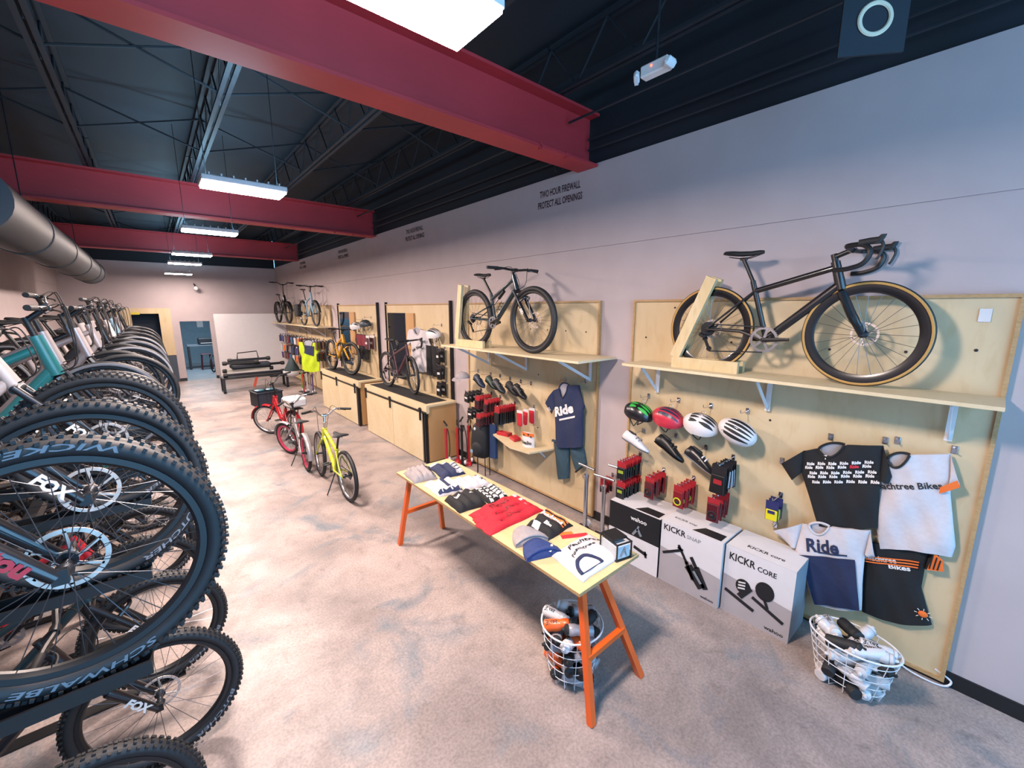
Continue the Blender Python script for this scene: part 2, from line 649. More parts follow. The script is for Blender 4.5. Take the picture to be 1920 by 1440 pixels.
# ---- red roof beams (I sections across the room) with joists on them
b = None
for i, y in enumerate((3.05, 8.64, 14.45)):
    m = MB()
    m.span((XL, y - .13, 3.86), (W - .02, y + .13, 3.885))
    m.span((XL, y - .008, 3.885), (W - .02, y + .008, 4.33))
    m.span((XL, y - .13, 4.33), (W - .02, y + .13, 4.355))
    for x in (2.85, 3.2):
        m.span((x - .012, y - .13, 3.84), (x + .012, y - .10, 3.9))
    o = struct('beam_' + str(i + 1), m, REDB)
b = MB()
for x in (-1.55, -.42, .75, 1.95, 3.1):
    for y0, y1 in ((YF, 3.05), (3.05, 8.64), (8.64, 14.45), (14.45, YB)):
        for dx in (-.03, .03):
            b.span((x + dx - .018, y0 + .02, 4.36), (x + dx + .018, y1 - .02, 4.385))
            b.span((x + dx - .018, y0 + .02, 4.76), (x + dx + .018, y1 - .02, 4.785))
        n = max(2, round((y1 - y0) / .6))
        for k in range(n):
            ya, yb = y0 + (y1 - y0) * k / n, y0 + (y1 - y0) * (k + 1) / n
            b.tube([(x, ya, 4.77), (x, (ya + yb) / 2, 4.37), (x, yb, 4.77)], .009, 5)
struct('ceiling_joists', b, JOISTP)
b = MB()
for y in (1.1, 5.0, 6.9, 10.6, 12.5, 16.2):
    xs = (-1.55, -.42, .75, 1.95, 3.1)
    for a, c in zip(xs, xs[1:]):
        b.tube([(a, y, 4.38), (c, y, 4.76)], .011, 5)
        b.tube([(a, y, 4.76), (c, y, 4.38)], .011, 5)
struct('ceiling_bridging', b, DARKCEIL)
b = MB()
for z, x in ((4.12, 3.60), (4.02, 3.60), (4.2, 3.3)):
    b.tube([(x, YF, z), (x, 3.0, z)], .012, 6).tube([(x, 3.1, z), (x, 8.5, z)], .012, 6).tube([(x, 8.75, z), (x, 14.3, z)], .012, 6)
for y in (3.3, 3.4):
    b.tube([(3.55, y, 3.9), (3.55, y, 4.3)], .012, 6)
o = tag(b.build('conduit', JOISTP), 'thin grey conduit lines along the dark ceiling above the right wall', 'pipe')

# firewall stencils on the upper right wall
def stencil(y, z, h, n):
    t = thing('wall_stencil', n, 'wall lettering', (W - .0165, y, z), HANG, 'firewall stencils on the right wall')
    ink = mat('stencil_ink', '#3a1f2c', .7, var=.2)
    for dz, w_, tx in ((.09, .62, 'TWO HOUR FIREWALL'), (-.03, .68, 'PROTECT ALL OPENINGS')):
        letter('text_line', tx, lambda x, yy: V((x, 0, dz + yy)), ink, t, h, w_, .02, 0, True)
    return t


stencil(3.46, 3.62, .075, 'dark stencilled firewall warning nearest the camera, beyond the first red beam')
stencil(6.9, 3.65, .075, 'dark stencilled firewall warning before the second red beam on the right wall')
stencil(10.5, 3.65, .075, 'dark stencilled firewall warning between the second and third red beams')
stencil(14.0, 3.65, .075, 'dark stencilled firewall warning farthest back, near the third red beam')

# ---- six high-bay light fixtures
LAMP = mat('lamp_diffuser', '#ffffff', .4, var=0, emit='#fff1ea', es=26)
fx = MB().box((0, 0, .03), (.66, .32, .05), None, .008)
for k in range(7):
    fx.box((-.27 + k * .09, 0, .065), (.012, .26, .03))
names = ['nearest of the six ceiling lights, in front of the first red beam', 'second ceiling light, in front of the second red beam', 'third ceiling light, just short of the third red beam', 'fourth ceiling light along the row', 'fifth ceiling light along the row, near the back wall', 'farthest and lowest of the six ceiling lights, against the back wall']
L1 = None
for i, (y, z) in enumerate(((1.5, 3.5), (4.72, 3.5), (7.6, 3.5), (11.0, 3.5), (13.3, 3.5), (16.5, 3.45))):
    if L1 is None:
        t = thing('ceiling_light', 'white LED fixture, ' + names[0], 'ceiling light', (.79, y, z), 0, 'LED ceiling lights')
        fx.build('housing', WHT, t, 0)
        MB().box((0, 0, 0), (.64, .3, .012)).build('diffuser', LAMP, t, 0)
        for s in (-1, 1):
            MB().tube([(s * .28, 0, .05), (s * .28, 0, ZT - z)], .003, 4).build('suspension_wire', DGREY, t)
        L1 = t
    else:
        dup(L1, (.79, y, z), None, 'white LED fixture, ' + names[i])
    la = bpy.data.lights.new('lamp_glow', 'AREA')
    la.shape = 'RECTANGLE'
    la.size, la.size_y = .64, .3
    la.energy = LAMP_W * (.92, .95, 1.05, 1, .9, .3)[i]
    la.color = (1, .79, .70)
    lo = bpy.data.objects.new('lamp_glow', la)
    lo.location = (.79, y, z - .012)
    COL.objects.link(lo)
    up = bpy.data.lights.new('added_blue_fill', 'AREA')  # added fill aimed upward, tints the ceiling and upper walls blue
    up.shape = 'RECTANGLE'
    up.size, up.size_y = .6, .28
    up.energy = FILL_W
    up.color = (.36, .72, 1)
    uo = bpy.data.objects.new('added_blue_fill', up)
    uo.location = (.79, y, z + .09)
    uo.rotation_euler = (PI, 0, 0)
    COL.objects.link(uo)

# ---- round duct along the left wall
t = thing('air_duct', 'grey round air duct hung high along the left wall', 'duct', (-.97, 0, 3.27))
MB().lathe([(.26, 5.2), (.26, 14.0), (.275, 14.0), (.275, 14.08), (.25, 14.08), (.25, 13.4), (.0, 13.3)], (0, 0, 0), 'y', 28).build('duct_run', DUCTM, t)
for y in (7, 9, 11, 13):
    MB().torus((0, y, 0), .263, .012, .03, 28, 6, 'y').build('band', DUCTM, t)
MB().tube(cat([(0, 8.6, .1), (-.35, 8.6, .25), (-.75, 8.6, .32), (-.96, 8.6, .33)], 5), .17, 16).build('branch', DUCTM, t)
for y in (7.5, 12.2):
    MB().tube([(0, y, .26), (0, y, ZT - 3.27 - .05)], .006, 5).build('hanger', DGREY, t)

# ---- emergency light and hanging number near the ceiling
t = thing('emergency_light', 'white twin-head emergency light hung under the dark ceiling', 'emergency light', (2.43, 1.53, 3.82), .0)
EK = MX.Diagonal((.66, .66, .66, 1))
MB().box((0, 0, 0), (.1, .27, .1), None, .012).xf(EK).build('body', WHT, t, 0)
for s, a in ((1, .5), (-1, -.6)):
    h = MB().box((0, 0, 0), (.1, .05, .085), None, .02)
    h.xf(MX.Translation((-.05, s * .165, -.03)) @ MX.Rotation(a, 4, 'Z') @ MX.Rotation(.5, 4, 'Y'))
    hh = h.xf(EK).build('lamp_head', WHT, t, 30)
    l2 = MB().box((0, 0, -.043), (.08, .036, .006), None, .002)
    l2.xf(MX.Translation((-.05, s * .165, -.03)) @ MX.Rotation(a, 4, 'Z') @ MX.Rotation(.5, 4, 'Y'))
    l2.xf(EK).build('lens', mat('lens_clear', '#dfe3ea', .15, var=.1), hh, 30)
MB().ell((-.052, .02, .015), (.007, .009, .009), 8, 5).xf(EK).build('indicator', mat('indicator_red', '#ff5533', .4, emit='#ff4422', es=4), t)
MB().tube([(0, 0, .03), (0, 0, ZT - 3.82)], .008, 6).build('stem', DGREY, t)
t = thing('number_sign', 'white number eight on a black hanging board, cut by the top of the photo', 'sign', (2.95, .63, 3.955), math.radians(0))
rot = MX.Rotation(math.radians(-50), 4, 'Z')
MB().box((0, 0, 0), (.3, .012, .5)).xf(rot).build('board', DARKCEIL, t, 0)
m = MB()
m.torus((0, -.01, -.09), .07, .011, .006, 32, 6, 'y')
m.torus((0, -.01, .075), .062, .014, .006, 32, 6, 'y')
m.xf(rot).build('numeral', mat('cream_numeral', '#efe0c4', .5, var=.04), t)
for s in (-1, 1):
    MB().tube([rot @ V((s * .12, 0, .25)), rot @ V((s * .12, 0, ZT - 3.955))], .003, 4).build('cord', DGREY, t)
t = thing('security_camera', 'small white camera on an arm high on the back wall', 'camera', (1.22, YB, 3.13))
MB().tube([(0, 0, .1), (0, -.12, .08), (.03, -.2, 0)], .02, 6).build('arm', DGREY, t)
MB().ell((.03, -.22, -.05), (.07, .07, .07), 12, 8).build('dome', WHT, t)
# ---------------------------------------------------------------- bicycles
# local frame: +X forward, +Y left, Z up, origin on the ground under the rear axle
def wheel(root, name, c, S, rear, T):
    """rim + hub as the part; tyre, spokes, rotor, cassette as its sub-parts; T = steering transform"""
    R, tw, rd = S['R'], S['tw'], S.get('rimd', .026)
    c = V(c)
    tr = S.get('th', tw * .5)             # radial half height of the tyre
    ri = R - 2 * tr                        # rim outer radius
    m = MB()
    hw = S.get('rimw', tw * .42)
    prof = [(ri + .004, -hw), (ri + .004, hw), (ri - rd * .6, hw * .95), (ri - rd, hw * .35), (ri - rd, -hw * .35), (ri - rd * .6, -hw * .95), (ri + .004, -hw)]
    n = S.get('seg', 56)
    rings = [[c + V((r * math.cos(2 * PI * k / n), h, r * math.sin(2 * PI * k / n))) for k in range(n)] for r, h in prof]
    m.loft(rings, caps=False)
    m.mi(1).lathe([(.008, -.06), (.012, -.055), (.022, -.03), (.013, -.02), (.013, .02), (.024, .03), (.012, .055), (.008, .06)], c, 'y', 14)
    w = m.xf(T).build(name, [S.get('rimm', BLK), S.get('hubm', DGREY)], root)
    m = MB()
    if S.get('side'):
        # tread band + coloured sidewalls
        m.torus(c, R - tr, tr, tw * .5, n, 12)
        k = len(m.f)
        for i in range(k):
            q = i % 12
            m.m[i] = 1 if q in (2, 3, 8, 9) else 0
    else:
        m.torus(c, R - tr, tr, tw * .5, n, 10)
    if S.get('knob'):
        nk = S['knob']
        for k in range(nk):
            for j, (o, dr) in enumerate(((-.46, -.012), (-.17, .0), (.17, .0), (.46, -.012))):
                a = 2 * PI * (k + (.5 if j in (1, 2) else 0)) / nk
                r = R + dr * (tw / .058) + .001
                p = c + V((r * math.cos(a), o * tw, r * math.sin(a)))
                m.box(p, (.010, tw * .2, .8 / nk), MX.Rotation(-a, 3, 'Y'))
    m.xf(T).build('tyre', [S.get('tyrem', RUB), S.get('side') or RUB], w, 50)
    if S.get('tyretext') and not rear:
        r0 = R - tr
        for s_, a0, sg in S['tyretext']:
            m = MB()
            letter('', s_, lambda x, y: c + V(((r0 - sg * (y - .012)) * math.cos(a0 + sg * x / r0), -tw * .5 - .001, (r0 - sg * (y - .012)) * math.sin(a0 + sg * x / r0))), None, None, .019, .04 * len(s_), .02, .2, False, m)
            m.xf(T).build('tyre_lettering', mat('tyre_print', '#858b94', .6), w, 0)
    m = MB()
    ns = S.get('ns', 28)
    for k in range(ns):
        a = 2 * PI * k / ns
        off = (.35 if k % 4 < 2 else -.35)
        y = .028 if k % 2 else -.028
        p = c + V((.02 * math.cos(a + off), y, .02 * math.sin(a + off)))
        q = c + V(((ri - rd) * math.cos(a), y * .15, (ri - rd) * math.sin(a)))
        m.tube([p, q], S.get('sr', .0013), 4, caps=False)
    m.xf(T).build('spokes', S.get('spokem', SPOKE), w, 0)
    if S.get('rotor', .08):
        rr = S.get('rotor', .08)
        y = .048 if not S.get('rotor_right') else -.048
        cc = c + V((0, y, 0))
        m = MB().ring(cc, rr, rr - .013, .003, 36)
        for k in range(6):
            a = 2 * PI * k / 6
            p = cc + V((.02 * math.cos(a), 0, .02 * math.sin(a)))
            q = cc + V(((rr - .008) * math.cos(a + .5), 0, (rr - .008) * math.sin(a + .5)))
            m.bar(p, q, .008, .003, (0, 1, 0))
        m.lathe([(.024, -.004), (.024, .004)], cc, 'y', 12)
        m.xf(T).build('brake_rotor', ROTM, w, 30)
    if rear and S.get('cassette', True):
        m = MB()
        for k in range(6):
            r = .058 - k * .007
            m.lathe([(r, -.034 - k * .005), (r, -.031 - k * .005)], c, 'y', 20)
        m.build('cassette', DGREY, w, 30)
    if S.get('reflect'):
        a = 2.2
        MB().box(c + V((.2 * math.cos(a), 0, .2 * math.sin(a))), (.05, .008, .025), MX.Rotation(-a - PI / 2, 3, 'Y')).xf(T).build('reflector', S['reflect'], w, 0)
    return w


def bike(name, label, cat_, S, loc, rot, group=None):
    root = thing(name, label, cat_, loc, 0, group, rot if isinstance(rot, (tuple, list)) else (0, 0, rot))
    R, wb = S['R'], S['wb']
    bb, st, ht, hb = S['bb'], S['st'], S['ht'], S['hb']
    tt, tth = S.get('tt', st), S.get('tth', ht)
    fm = S.get('fm', BLACKF)
    P = lambda p, y=0: V((p[0], y, p[1]))
    A, B = V((0, 0, R)), V((wb, 0, R))
    # steering transform
    ax = (P(ht) - P(hb)).normalized()
    st_a = math.radians(S.get('steer', 0))
    T = MX.Translation(P(hb)) @ MX.Rotation(st_a, 4, ax) @ MX.Translation(-P(hb)) if st_a else MX.Identity(4)
    I4 = MX.Identity(4)
    fat = S.get('fat', 1)
    # frame
    m = MB()
    m.tube([P(bb), P(st)], .016 * fat, 10)
    dtp = [P(bb)] + [P(q) for q in S.get('dtmid', [])] + [P(hb) + ax * .03]
    m.tube(cat(dtp, 6) if len(dtp) > 2 else dtp, S.get('dtr', .021) * fat, 12, sq=S.get('dtsq', (1, 1)))
    if not S.get('step'):
        ttp = [P(tt)] + [P(q) for q in S.get('ttmid', [])] + [P(tth)]
        m.tube(cat(ttp, 6) if len(ttp) > 2 else ttp, S.get('ttr', .017) * fat, 12)
    else:
        m.tube(cat([P(tt)] + [P(q) for q in S['step']] + [P(tth)], 6), .015 * fat, 10)
    m.tube([P(hb) - ax * .005, P(ht)], [.026 * fat, .022 * fat], 12)
    m.tube([P(bb, -.036), P(bb, .036)], .023, 12)
    jn = S.get('ssj', tt)
    tw2 = S['tw'] / 2 + .008
    for s in (-1, 1):
        m.tube([A + V((0, s * .066, 0)), V((R * .75, s * (tw2 + .02), R * .97)), P(bb, s * .03) - V((.02, 0, 0))], [.008, .011, .013], 8)
        m.tube([A + V((0, s * .066, 0)), P(jn, 0) * .45 + A * .55 + V((0, s * (tw2 + .022), 0)), P(jn, s * .016)], [.007, .008, .008], 8)
        m.box(A + V((.005, s * .066, .004)), (.035, .008, .04))
    if S.get('shock'):
        a, c = P(S['shock'][0]), P(S['shock'][1])
        m.tube([P(jn), P(S['shock'][1]) + (P(S['shock'][1]) - P(jn)) * -.02], .014, 8)
    if S.get('seatmast'):
        m.tube([P(bb), P(S['seatmast'])], .017, 8)
    fr = m.build('frame', fm, root)
    if S.get('shock'):
        m = MB().tube([a, a.lerp(c, .55)], .02, 10).mi(1).tube([a.lerp(c, .5), c], .011, 10)
        m.build('shock', [BLK, ALU], root)
    if S.get('decal'):
        s_, mm, h, flip, t0 = S['decal']
        d0, d1 = P(bb), P(hb)
        dv = (d1 - d0).normalized()
        up = V((-dv.z, 0, dv.x))
        y = -S.get('dtr', .021) * fat - .002
        if flip:
            f = lambda x, yy: d0 + (d1 - d0) * t0 - dv * x - up * (yy - h / 2) + V((0, y, 0))
        else:
            f = lambda x, yy: d0 + (d1 - d0) * t0 + dv * x + up * (yy - h / 2) + V((0, y, 0))
        letter('lettering', s_, f, mm, fr, h, None, .02, .2)
    # fork
    m = MB()
    off = S['tw'] / 2 + .016
    cr = P(hb) - ax * .02
    axm = S.get('forkm', fm)
    if S.get('fork') == 'sus':
        off = S['tw'] / 2 + .032
        drop = (B - cr)
        m.tube([cr + V((0, -off, 0)), cr + V((0, 0, .008)), cr + V((0, off, 0))], .021, 10)
        for s in (-1, 1):
            o = V((0, s * off, 0))
            top = cr + o + ax * .015
            bot = B + o - drop.normalized() * .0 + V((-.012, 0, .0))
            mid = top.lerp(bot, .38)
            m.mi(1).tube([top, mid], .0165, 10).mi(0)
            m.tube([mid, top.lerp(bot, .42), bot], [.023, .0235, .017], 10)
            m.box(B + V((-.004, s * off, .0)), (.034, .02, .04))
        am = cr.lerp(B, .36) + V((.03, 0, 0))
        m.tube(cat([am + V((-.02, -off, 0)), am + V((.03, -off * .6, .045)), am + V((.035, 0, .055)), am + V((.03, off * .6, .045)), am + V((-.02, off, 0))], 4), .012, 8)
    else:
        m.tube([cr + V((0, -off * .6, -.01)), cr + V((0, 0, .012)), cr + V((0, off * .6, -.01))], .019, 10)
        bl = S.get('bladr', .015)
        for s in (-1, 1):
            o = s * off
            q = cr.lerp(B, .55) + V((S.get('rake', -.008), 0, 0))
            m.tube(cat([cr + V((0, o * .7, 0)), q + V((0, o * 1.15, 0)), B + V((0, s * .052, 0))], 5), [bl] * 4 + [bl * .95] * 3 + [bl * .75] * 4, 8)
            m.box(B + V((0, s * .052, .004)), (.024, .008, .03))
    fk = m.xf(T).build('fork', [axm, S.get('stanm', DGREY)], root)
    if S.get('forktext'):
        d = (cr - B).normalized()
        nn = V((d.z, 0, -d.x))
        o = V((-.012, -off - .025, 0))
        t0 = MB()
        s_, mm, h_, t_ = S['forktext'] if isinstance(S['forktext'], tuple) else (S['forktext'], WTX, .04, .62)
        f = lambda x, yy: T @ (cr.lerp(B, t_) + o - d * x + nn * (yy - h_ * .45))
        letter('', s_, f, None, None, h_, None, .05, .1, False, t0)
        t0.build('lettering', mm, fk, 0)
    wheel(root, 'front_wheel', B, S, False, T)
    wheel(root, 'rear_wheel', A, {**S, **S.get('rearS', {})}, True, I4)
    # stem + bar
    bc = P(S['bar'])
    m = MB()
    sp = P(ht) + ax * S.get('spacer', .03)
    m.tube([P(ht), sp + ax * .02], .018, 10)
    m.tube([sp, bc], .016, 10)
    m.tube([bc + V((0, -.025, 0)), bc + V((0, .025, 0))], .021, 10)
    m.xf(T).build('stem', S.get('stemm', BLK), root)
    bt = S.get('bart', 'flat')
    bm = S.get('barm', BLK)
    m = MB()
    hb_parts = []
    if bt == 'drop':
        for s in (-1, 1):
            pts = cat([bc, bc + V((0, s * .1, 0)), bc + V((.012, s * .19, .004)), bc + V((.085, s * .205, .002)), bc + V((.125, s * .21, -.04)), bc + V((.1, s * .212, -.105)), bc + V((.03, s * .215, -.133)), bc + V((-.035, s * .215, -.137))], 5)
            m.tube(pts, .0145, 8)
            h = MB()
            q = bc + V((.085, s * .207, .012))
            h.loft([[q + V((dx, s * 0, dz)) + V((0, .016 * math.cos(a), .02 * math.sin(a))) for a in [2 * PI * k / 10 for k in range(10)]] for dx, dz in ((-.02, 0), (.03, .006), (.075, .008))])
            e = q + V((.085, 0, .04))
            h.loft([[p + V((.014 * math.cos(a) * kx, .014 * math.sin(a), 0)) for a in [2 * PI * k / 10 for k in range(10)]] for p, kx in ((q + V((.064, 0, -.012)), 1.2), (q + V((.078, 0, .018)), 1.4), (q + V((.09, 0, .038)), 1.0))])
            lv = MB().tube(cat([q + V((.08, 0, .01)), q + V((.095, 0, -.03)), q + V((.082, 0, -.08)), q + V((.07, 0, -.1))], 4), [.009] * 4 + [.007] * 9, 8)
            hb_parts.append(('brake_hood', h, MATTE))
            hb_parts.append(('brake_lever', lv, S.get('leverm', BLK)))
    else:
        hwid = S.get('barw', .38)
        rise, back = S.get('rise', .02), S.get('back', .03)
        pts = []
        for k in range(-8, 9):
            x = k / 8
            e = max(0, (abs(x) - .12) / .88)
            e2 = min(1, e * 2.4)
            pts.append(bc + V((-back * e, x * hwid, rise * (e2 * e2 * (3 - 2 * e2)))))
        m.tube(pts, .0135, 8)
        if S.get('crossbar'):
            m.tube([pts[4], pts[12]], .009, 8)
        for s in (-1, 1):
            a, c = (pts[16], pts[13]) if s > 0 else (pts[0], pts[3])
            g = MB().tube([a + (a - c).normalized() * .004, a.lerp(c, .98)], .0165, 10)
            hb_parts.append(('grip', g, S.get('gripm', MATTE)))
            q = c
            d = (a - c).normalized()
            f = V((1, 0, 0)).cross(d).normalized()
            lv = MB().box(q - d * .02 + V((.008, 0, -.008)), (.03, .035, .025), None, .006).tube(cat([q - d * .02 + V((.022, 0, -.012)), q + d * .02 + V((.05, 0, -.02)), q + d * .09 + V((.055, 0, -.028))], 4), .006, 6)
            hb_parts.append(('brake_lever', lv, S.get('leverm', BLK)))
            if S.get('cables', True):
                e = P(hb) + ax * .06
                cb = MB().tube(cat([q - d * .03 + V((.02, 0, 0)), q - d * .12 + V((.08, 0, .0)), e + V((.11, s * .05, .02)), e + V((.03, s * .02, -.05))], 6), .0032, 5)
                hb_parts.append(('cable', cb, MATTE))
    hbo = m.xf(T).build('handlebar', bm, root)
    for nme, g, mm in hb_parts:
        g.xf(T).build(nme, mm, hbo)
    # seatpost + saddle
    sd = V((S['saddle'][0], 0, S['saddle'][1]))
    m = MB().tube([P(st), sd + V((.0, 0, -.055))], .0138, 10)
    m.box(sd + V((0, 0, -.05)), (.05, .03, .02), None, .004)
    for s in (-1, 1):
        m.tube([sd + V((-.1, s * .022, -.03)), sd + V((-.03, s * .022, -.045)), sd + V((.04, s * .022, -.045)), sd + V((.13, s * .016, -.018))], .0035, 5)
    m.build('seatpost', S.get('postm', BLK), root)
    rings = []
    sw = S.get('sadw', 1)
    for x, w_, z, h in ((-.135, .05, .008, .012), (-.125, .066, .012, .02), (-.08, .07, .008, .024), (-.02, .048, .0, .024), (.05, .026, -.003, .022), (.11, .019, .0, .02), (.135, .012, .0, .012)):
        r = []
        for k in range(14):
            a = 2 * PI * k / 14
            zz = h * math.sin(a)
            r.append(sd + V((x, w_ * sw * math.cos(a), z - .006 + (zz * .55 if zz > 0 else zz) - .01 * math.cos(a) ** 2)))
        rings.append(r)
    MB().loft(rings).build('saddle', S.get('sadm', MATTE), root, 60)
    # crankset, pedals, chain, derailleur
    b0 = P(bb)
    ca = math.radians(S.get('crank', 5))
    cr_r = S.get('ring', .085)
    y0 = -.047
    m = MB()
    m.ring(b0 + V((0, y0, 0)), cr_r, cr_r - .016, .004, 44)
    nt = 40
    for k in range(nt):
        a = 2 * PI * k / nt
        m.box(b0 + V(((cr_r + .002) * math.cos(a), y0, (cr_r + .002) * math.sin(a))), (.006, .003, .006), MX.Rotation(-a, 3, 'Y'))
    for k in range(5):
        a = 2 * PI * k / 5 + ca
        m.bar(b0 + V((0, y0, 0)), b0 + V(((cr_r - .01) * math.cos(a), y0, (cr_r - .01) * math.sin(a))), .018, .006, (0, 1, 0))
    m.mi(1)
    m.tube([b0 + V((0, -.075, 0)), b0 + V((0, .075, 0))], .016, 12)
    L = .17
    for s in (-1, 1):
        d = V((math.cos(ca), 0, math.sin(ca))) * (1 if s < 0 else -1)
        m.tube([b0 + V((0, s * .068, 0)), b0 + d * L + V((0, s * .078, 0))], [.017, .011], 8, sq=(1, .6))
    co_ = m.build('crankset', [S.get('ringm', ALU), S.get('crankm', BLK)], root)
    if S.get('pedals', True):
        for s in (-1, 1):
            d = V((math.cos(ca), 0, math.sin(ca))) * (1 if s < 0 else -1)
            q = b0 + d * L + V((0, s * .135, 0))
            pm = MB().tube([q + V((0, -s * .055, 0)), q + V((0, s * .045, 0))], .008, 8)
            for dx in (-.036, .036):
                pm.box(q + V((dx, 0, 0)), (.012, .088, .018), None, .003)
            for dy in (-.04, .04):
                pm.box(q + V((0, dy, 0)), (.084, .01, .016), None, .003)
            pm.build('pedal', S.get('pedm', BLK), root)
    if S.get('chain', True):
        cg = S.get('cog', .04)
        c0 = A + V((0, y0 + .004, 0))
        m = MB()
        t1, t2 = b0 + V((0, y0, cr_r)), c0 + V((0, 0, cg))
        m.bar(t1, t2, .005, .009, (0, 0, 1))
        if S.get('mech', True):
            d0 = A + V((-.005, y0 - .012, -.075))
            d1 = A + V((.03, y0 - .008, -.155))
            m.bar(b0 + V((0, y0, -cr_r)), d1 + V((0, 0, -.02)), .005, .009, (0, 0, 1))
            m.bar(c0 + V((-cg * .6, 0, -cg * .7)), d0 + V((-.01, 0, 0)), .005, .009, (1, 0, 0))
        else:
            m.bar(b0 + V((0, y0, -cr_r)), c0 + V((0, 0, -cg)), .005, .009, (0, 0, 1))
        m.build('chain', S.get('chainm', DGREY), root, 0)
        if S.get('mech', True):
            m = MB()
            m.box(A + V((-.02, y0 - .03, -.05)), (.06, .035, .03), MX.Rotation(.5, 3, 'Y'), .008)
            m.bar(d0 + V((0, -.004, 0)), d1 + V((0, -.004, 0)), .022, .008, (0, 1, 0))
            for q in (d0, d1):
                m.lathe([(.02, -.004), (.02, .004)], q, 'y', 14)
            m.build('rear_derailleur', S.get('mechm', BLK), root)
    # extras
    if S.get('fender'):
        for (c, a0, a1, Tm) in ((B, .1, 2.0, T), (A, .5, 3.3, I4)):
            if c is B and S.get('nofrontfender'):
                continue
            rr = R + .022
            def f(u, v, c=c, a0=a0, a1=a1, rr=rr):
                a = a0 + (a1 - a0) * u
                t = (v - .5) * 2
                return c + V(((rr - .014 * t * t) * math.cos(a), t * (S['tw'] * .5 + .012), (rr - .014 * t * t) * math.sin(a)))
            MB().shell(20, 6, f, lambda u, v, a0=a0, a1=a1: V((math.cos(a0 + (a1 - a0) * u), 0, math.sin(a0 + (a1 - a0) * u))) * .003).xf(Tm).build('fender', S['fender'], root, 60)
    if S.get('kick'):
        MB().tube([V((.36, .03, .27)), V((.30, .17, .012))], .008, 6).build('kickstand', DGREY, root)
    if S.get('cage'):
        c, d = S['cage']
        c, d = P(c), P(d)
        dv = (d - c).normalized()
        up = V((-dv.z, 0, dv.x))
        m = MB()
        for t in (.1, .45, .8):
            q = c.lerp(d, t) + up * .05
            m.tube([q + up * (.037 * math.cos(a)) + V((0, .037 * math.sin(a), 0)) for a in [2 * PI * k / 14 for k in range(14)]], .003, 5, True)
        m.tube([c + up * .087, d + up * .087], .003, 5)
        m.build('bottle_cage', BLK, root)
    return root


ROAD = dict(R=.335, tw=.03, th=.0145, rimd=.045, rimw=.013, wb=.975, bb=(.42, .272), st=(.29, .70), tt=(.313, .625), ht=(.78, .80), hb=(.83, .625), tth=(.795, .765),
            bar=(.862, .868), bart='drop', saddle=(.212, .915), ns=24, rotor=.075, ring=.092, crank=4, rimm=CARBON, side=TAN, fm=BLACKF, dtr=.025, ttr=.017, spacer=.03, bladr=.023, fat=1.2,
            pedals=False, dtsq=(1, .85))
MTB = dict(R=.37, tw=.058, rimd=.022, rimw=.017, wb=1.12, bb=(.43, .33), st=(.345, .68), tt=(.352, .60), ht=(.775, .885), hb=(.845, .71), tth=(.80, .845), bar=(.815, .955), bart='flat',
           barw=.375, rise=.012, saddle=(.21, .93), ns=28, fork='sus', rotor=.09, ring=.07, cog=.07, crank=20, fat=1.2, ttr=.017)
# ---------------------------------------------------------------- wall bays: panels, shelves, hung goods


def panel(label, y1, y0, z0=.05, z1=2.49, group=None, holes=(), strip=True, black_right=False):
    """plywood sheet with edge battens; y1 = far end, y0 = near end"""
    t = thing('display_board', label, 'wall panel', (W - .003, (y0 + y1) / 2, z0), HANG, group)
    w = y1 - y0
    h = z1 - z0
    m = MB().span((-w / 2, -.024, 0), (w / 2, -.006, h))
    m.build('sheet', PLY, t, 0)
    for a, b in (((-w / 2 - .02, -.04, h), (w / 2 + .02, 0, h + .02)), ((-w / 2 - .02, -.04, -.02), (-w / 2, 0, h)), ((w / 2, -.04, -.02), (w / 2 + .02, 0, h)), ((-w / 2, -.04, -.02), (w / 2, 0, 0))):
        MB().span(a, b).build('edge_batten', PLYEDGE, t, 0)
    if holes:
        m = MB()
        for y, z in holes:
            m.lathe([(.009, 0), (.009, .002)], ((y0 + y1) / 2 - y, -.0265, z - z0), 'y', 10)
        m.build('screw_caps', MATTE, t, 0)
    return t


def shelf(label, y1, y0, x0, z, brackets, group=None):
    t = thing('bike_shelf', label, 'shelf', (W - .047, (y0 + y1) / 2, z), HANG, group)
    w = y1 - y0
    d = W - .047 - x0
    MB().span((-w / 2, -d, -.022), (w / 2, -.003, 0)).build('board', PLYH, t, 0)
    for y in brackets:
        u = (y0 + y1) / 2 - y
        m = MB()
        m.span((u - .018, -.014, -.30), (u + .018, -.008, -.022)).span((u - .018, -d + .05, -.028), (u + .018, -.01, -.022))
        m.bar((u, -.014, -.28), (u, -d + .08, -.03), .03, .008, (1, 0, 0))
        m.build('bracket', WIRE, t, 0)
    return t


def stand(label, y, x, z, lean=-.3, h=.72, group=None, blk=(-.02, .52)):
    """2x4 bike prop: leaning legs on a base block"""
    t = thing('bike_prop', label, 'bike stand', (x, y, z), HANG, group)
    for s in (-1, 1):
        p = V((0.0, s * .052, .09))
        q = p + V((h * math.sin(-lean), 0, h * math.cos(lean)))
        MB().bar(p, q, .038, .085, (math.cos(lean), 0, math.sin(lean))).build('prop_leg', PINE, t, 0)
        MB().span((blk[0], s * .034, 0), (blk[1], s * .072, .09)).build('base_block', PINE, t, 0)
    return t


def hook(label, y, z, l=.16, group=None, x=W - .03, up=.03):
    m = MB()
    m.box((0, -.003, 0), (.03, .006, .05), None, .002)
    m.tube(cat([(0, -.006, 0), (0, -l * .6, 0), (0, -l * .92, .004), (0, -l, up)], 5), .0035, 6)
    o = m.build('peg_hook', STEEL, None)
    o.location = (x, y, z)
    o.rotation_euler = (0, 0, HANG)
    return tag(o, label, 'hook', group)


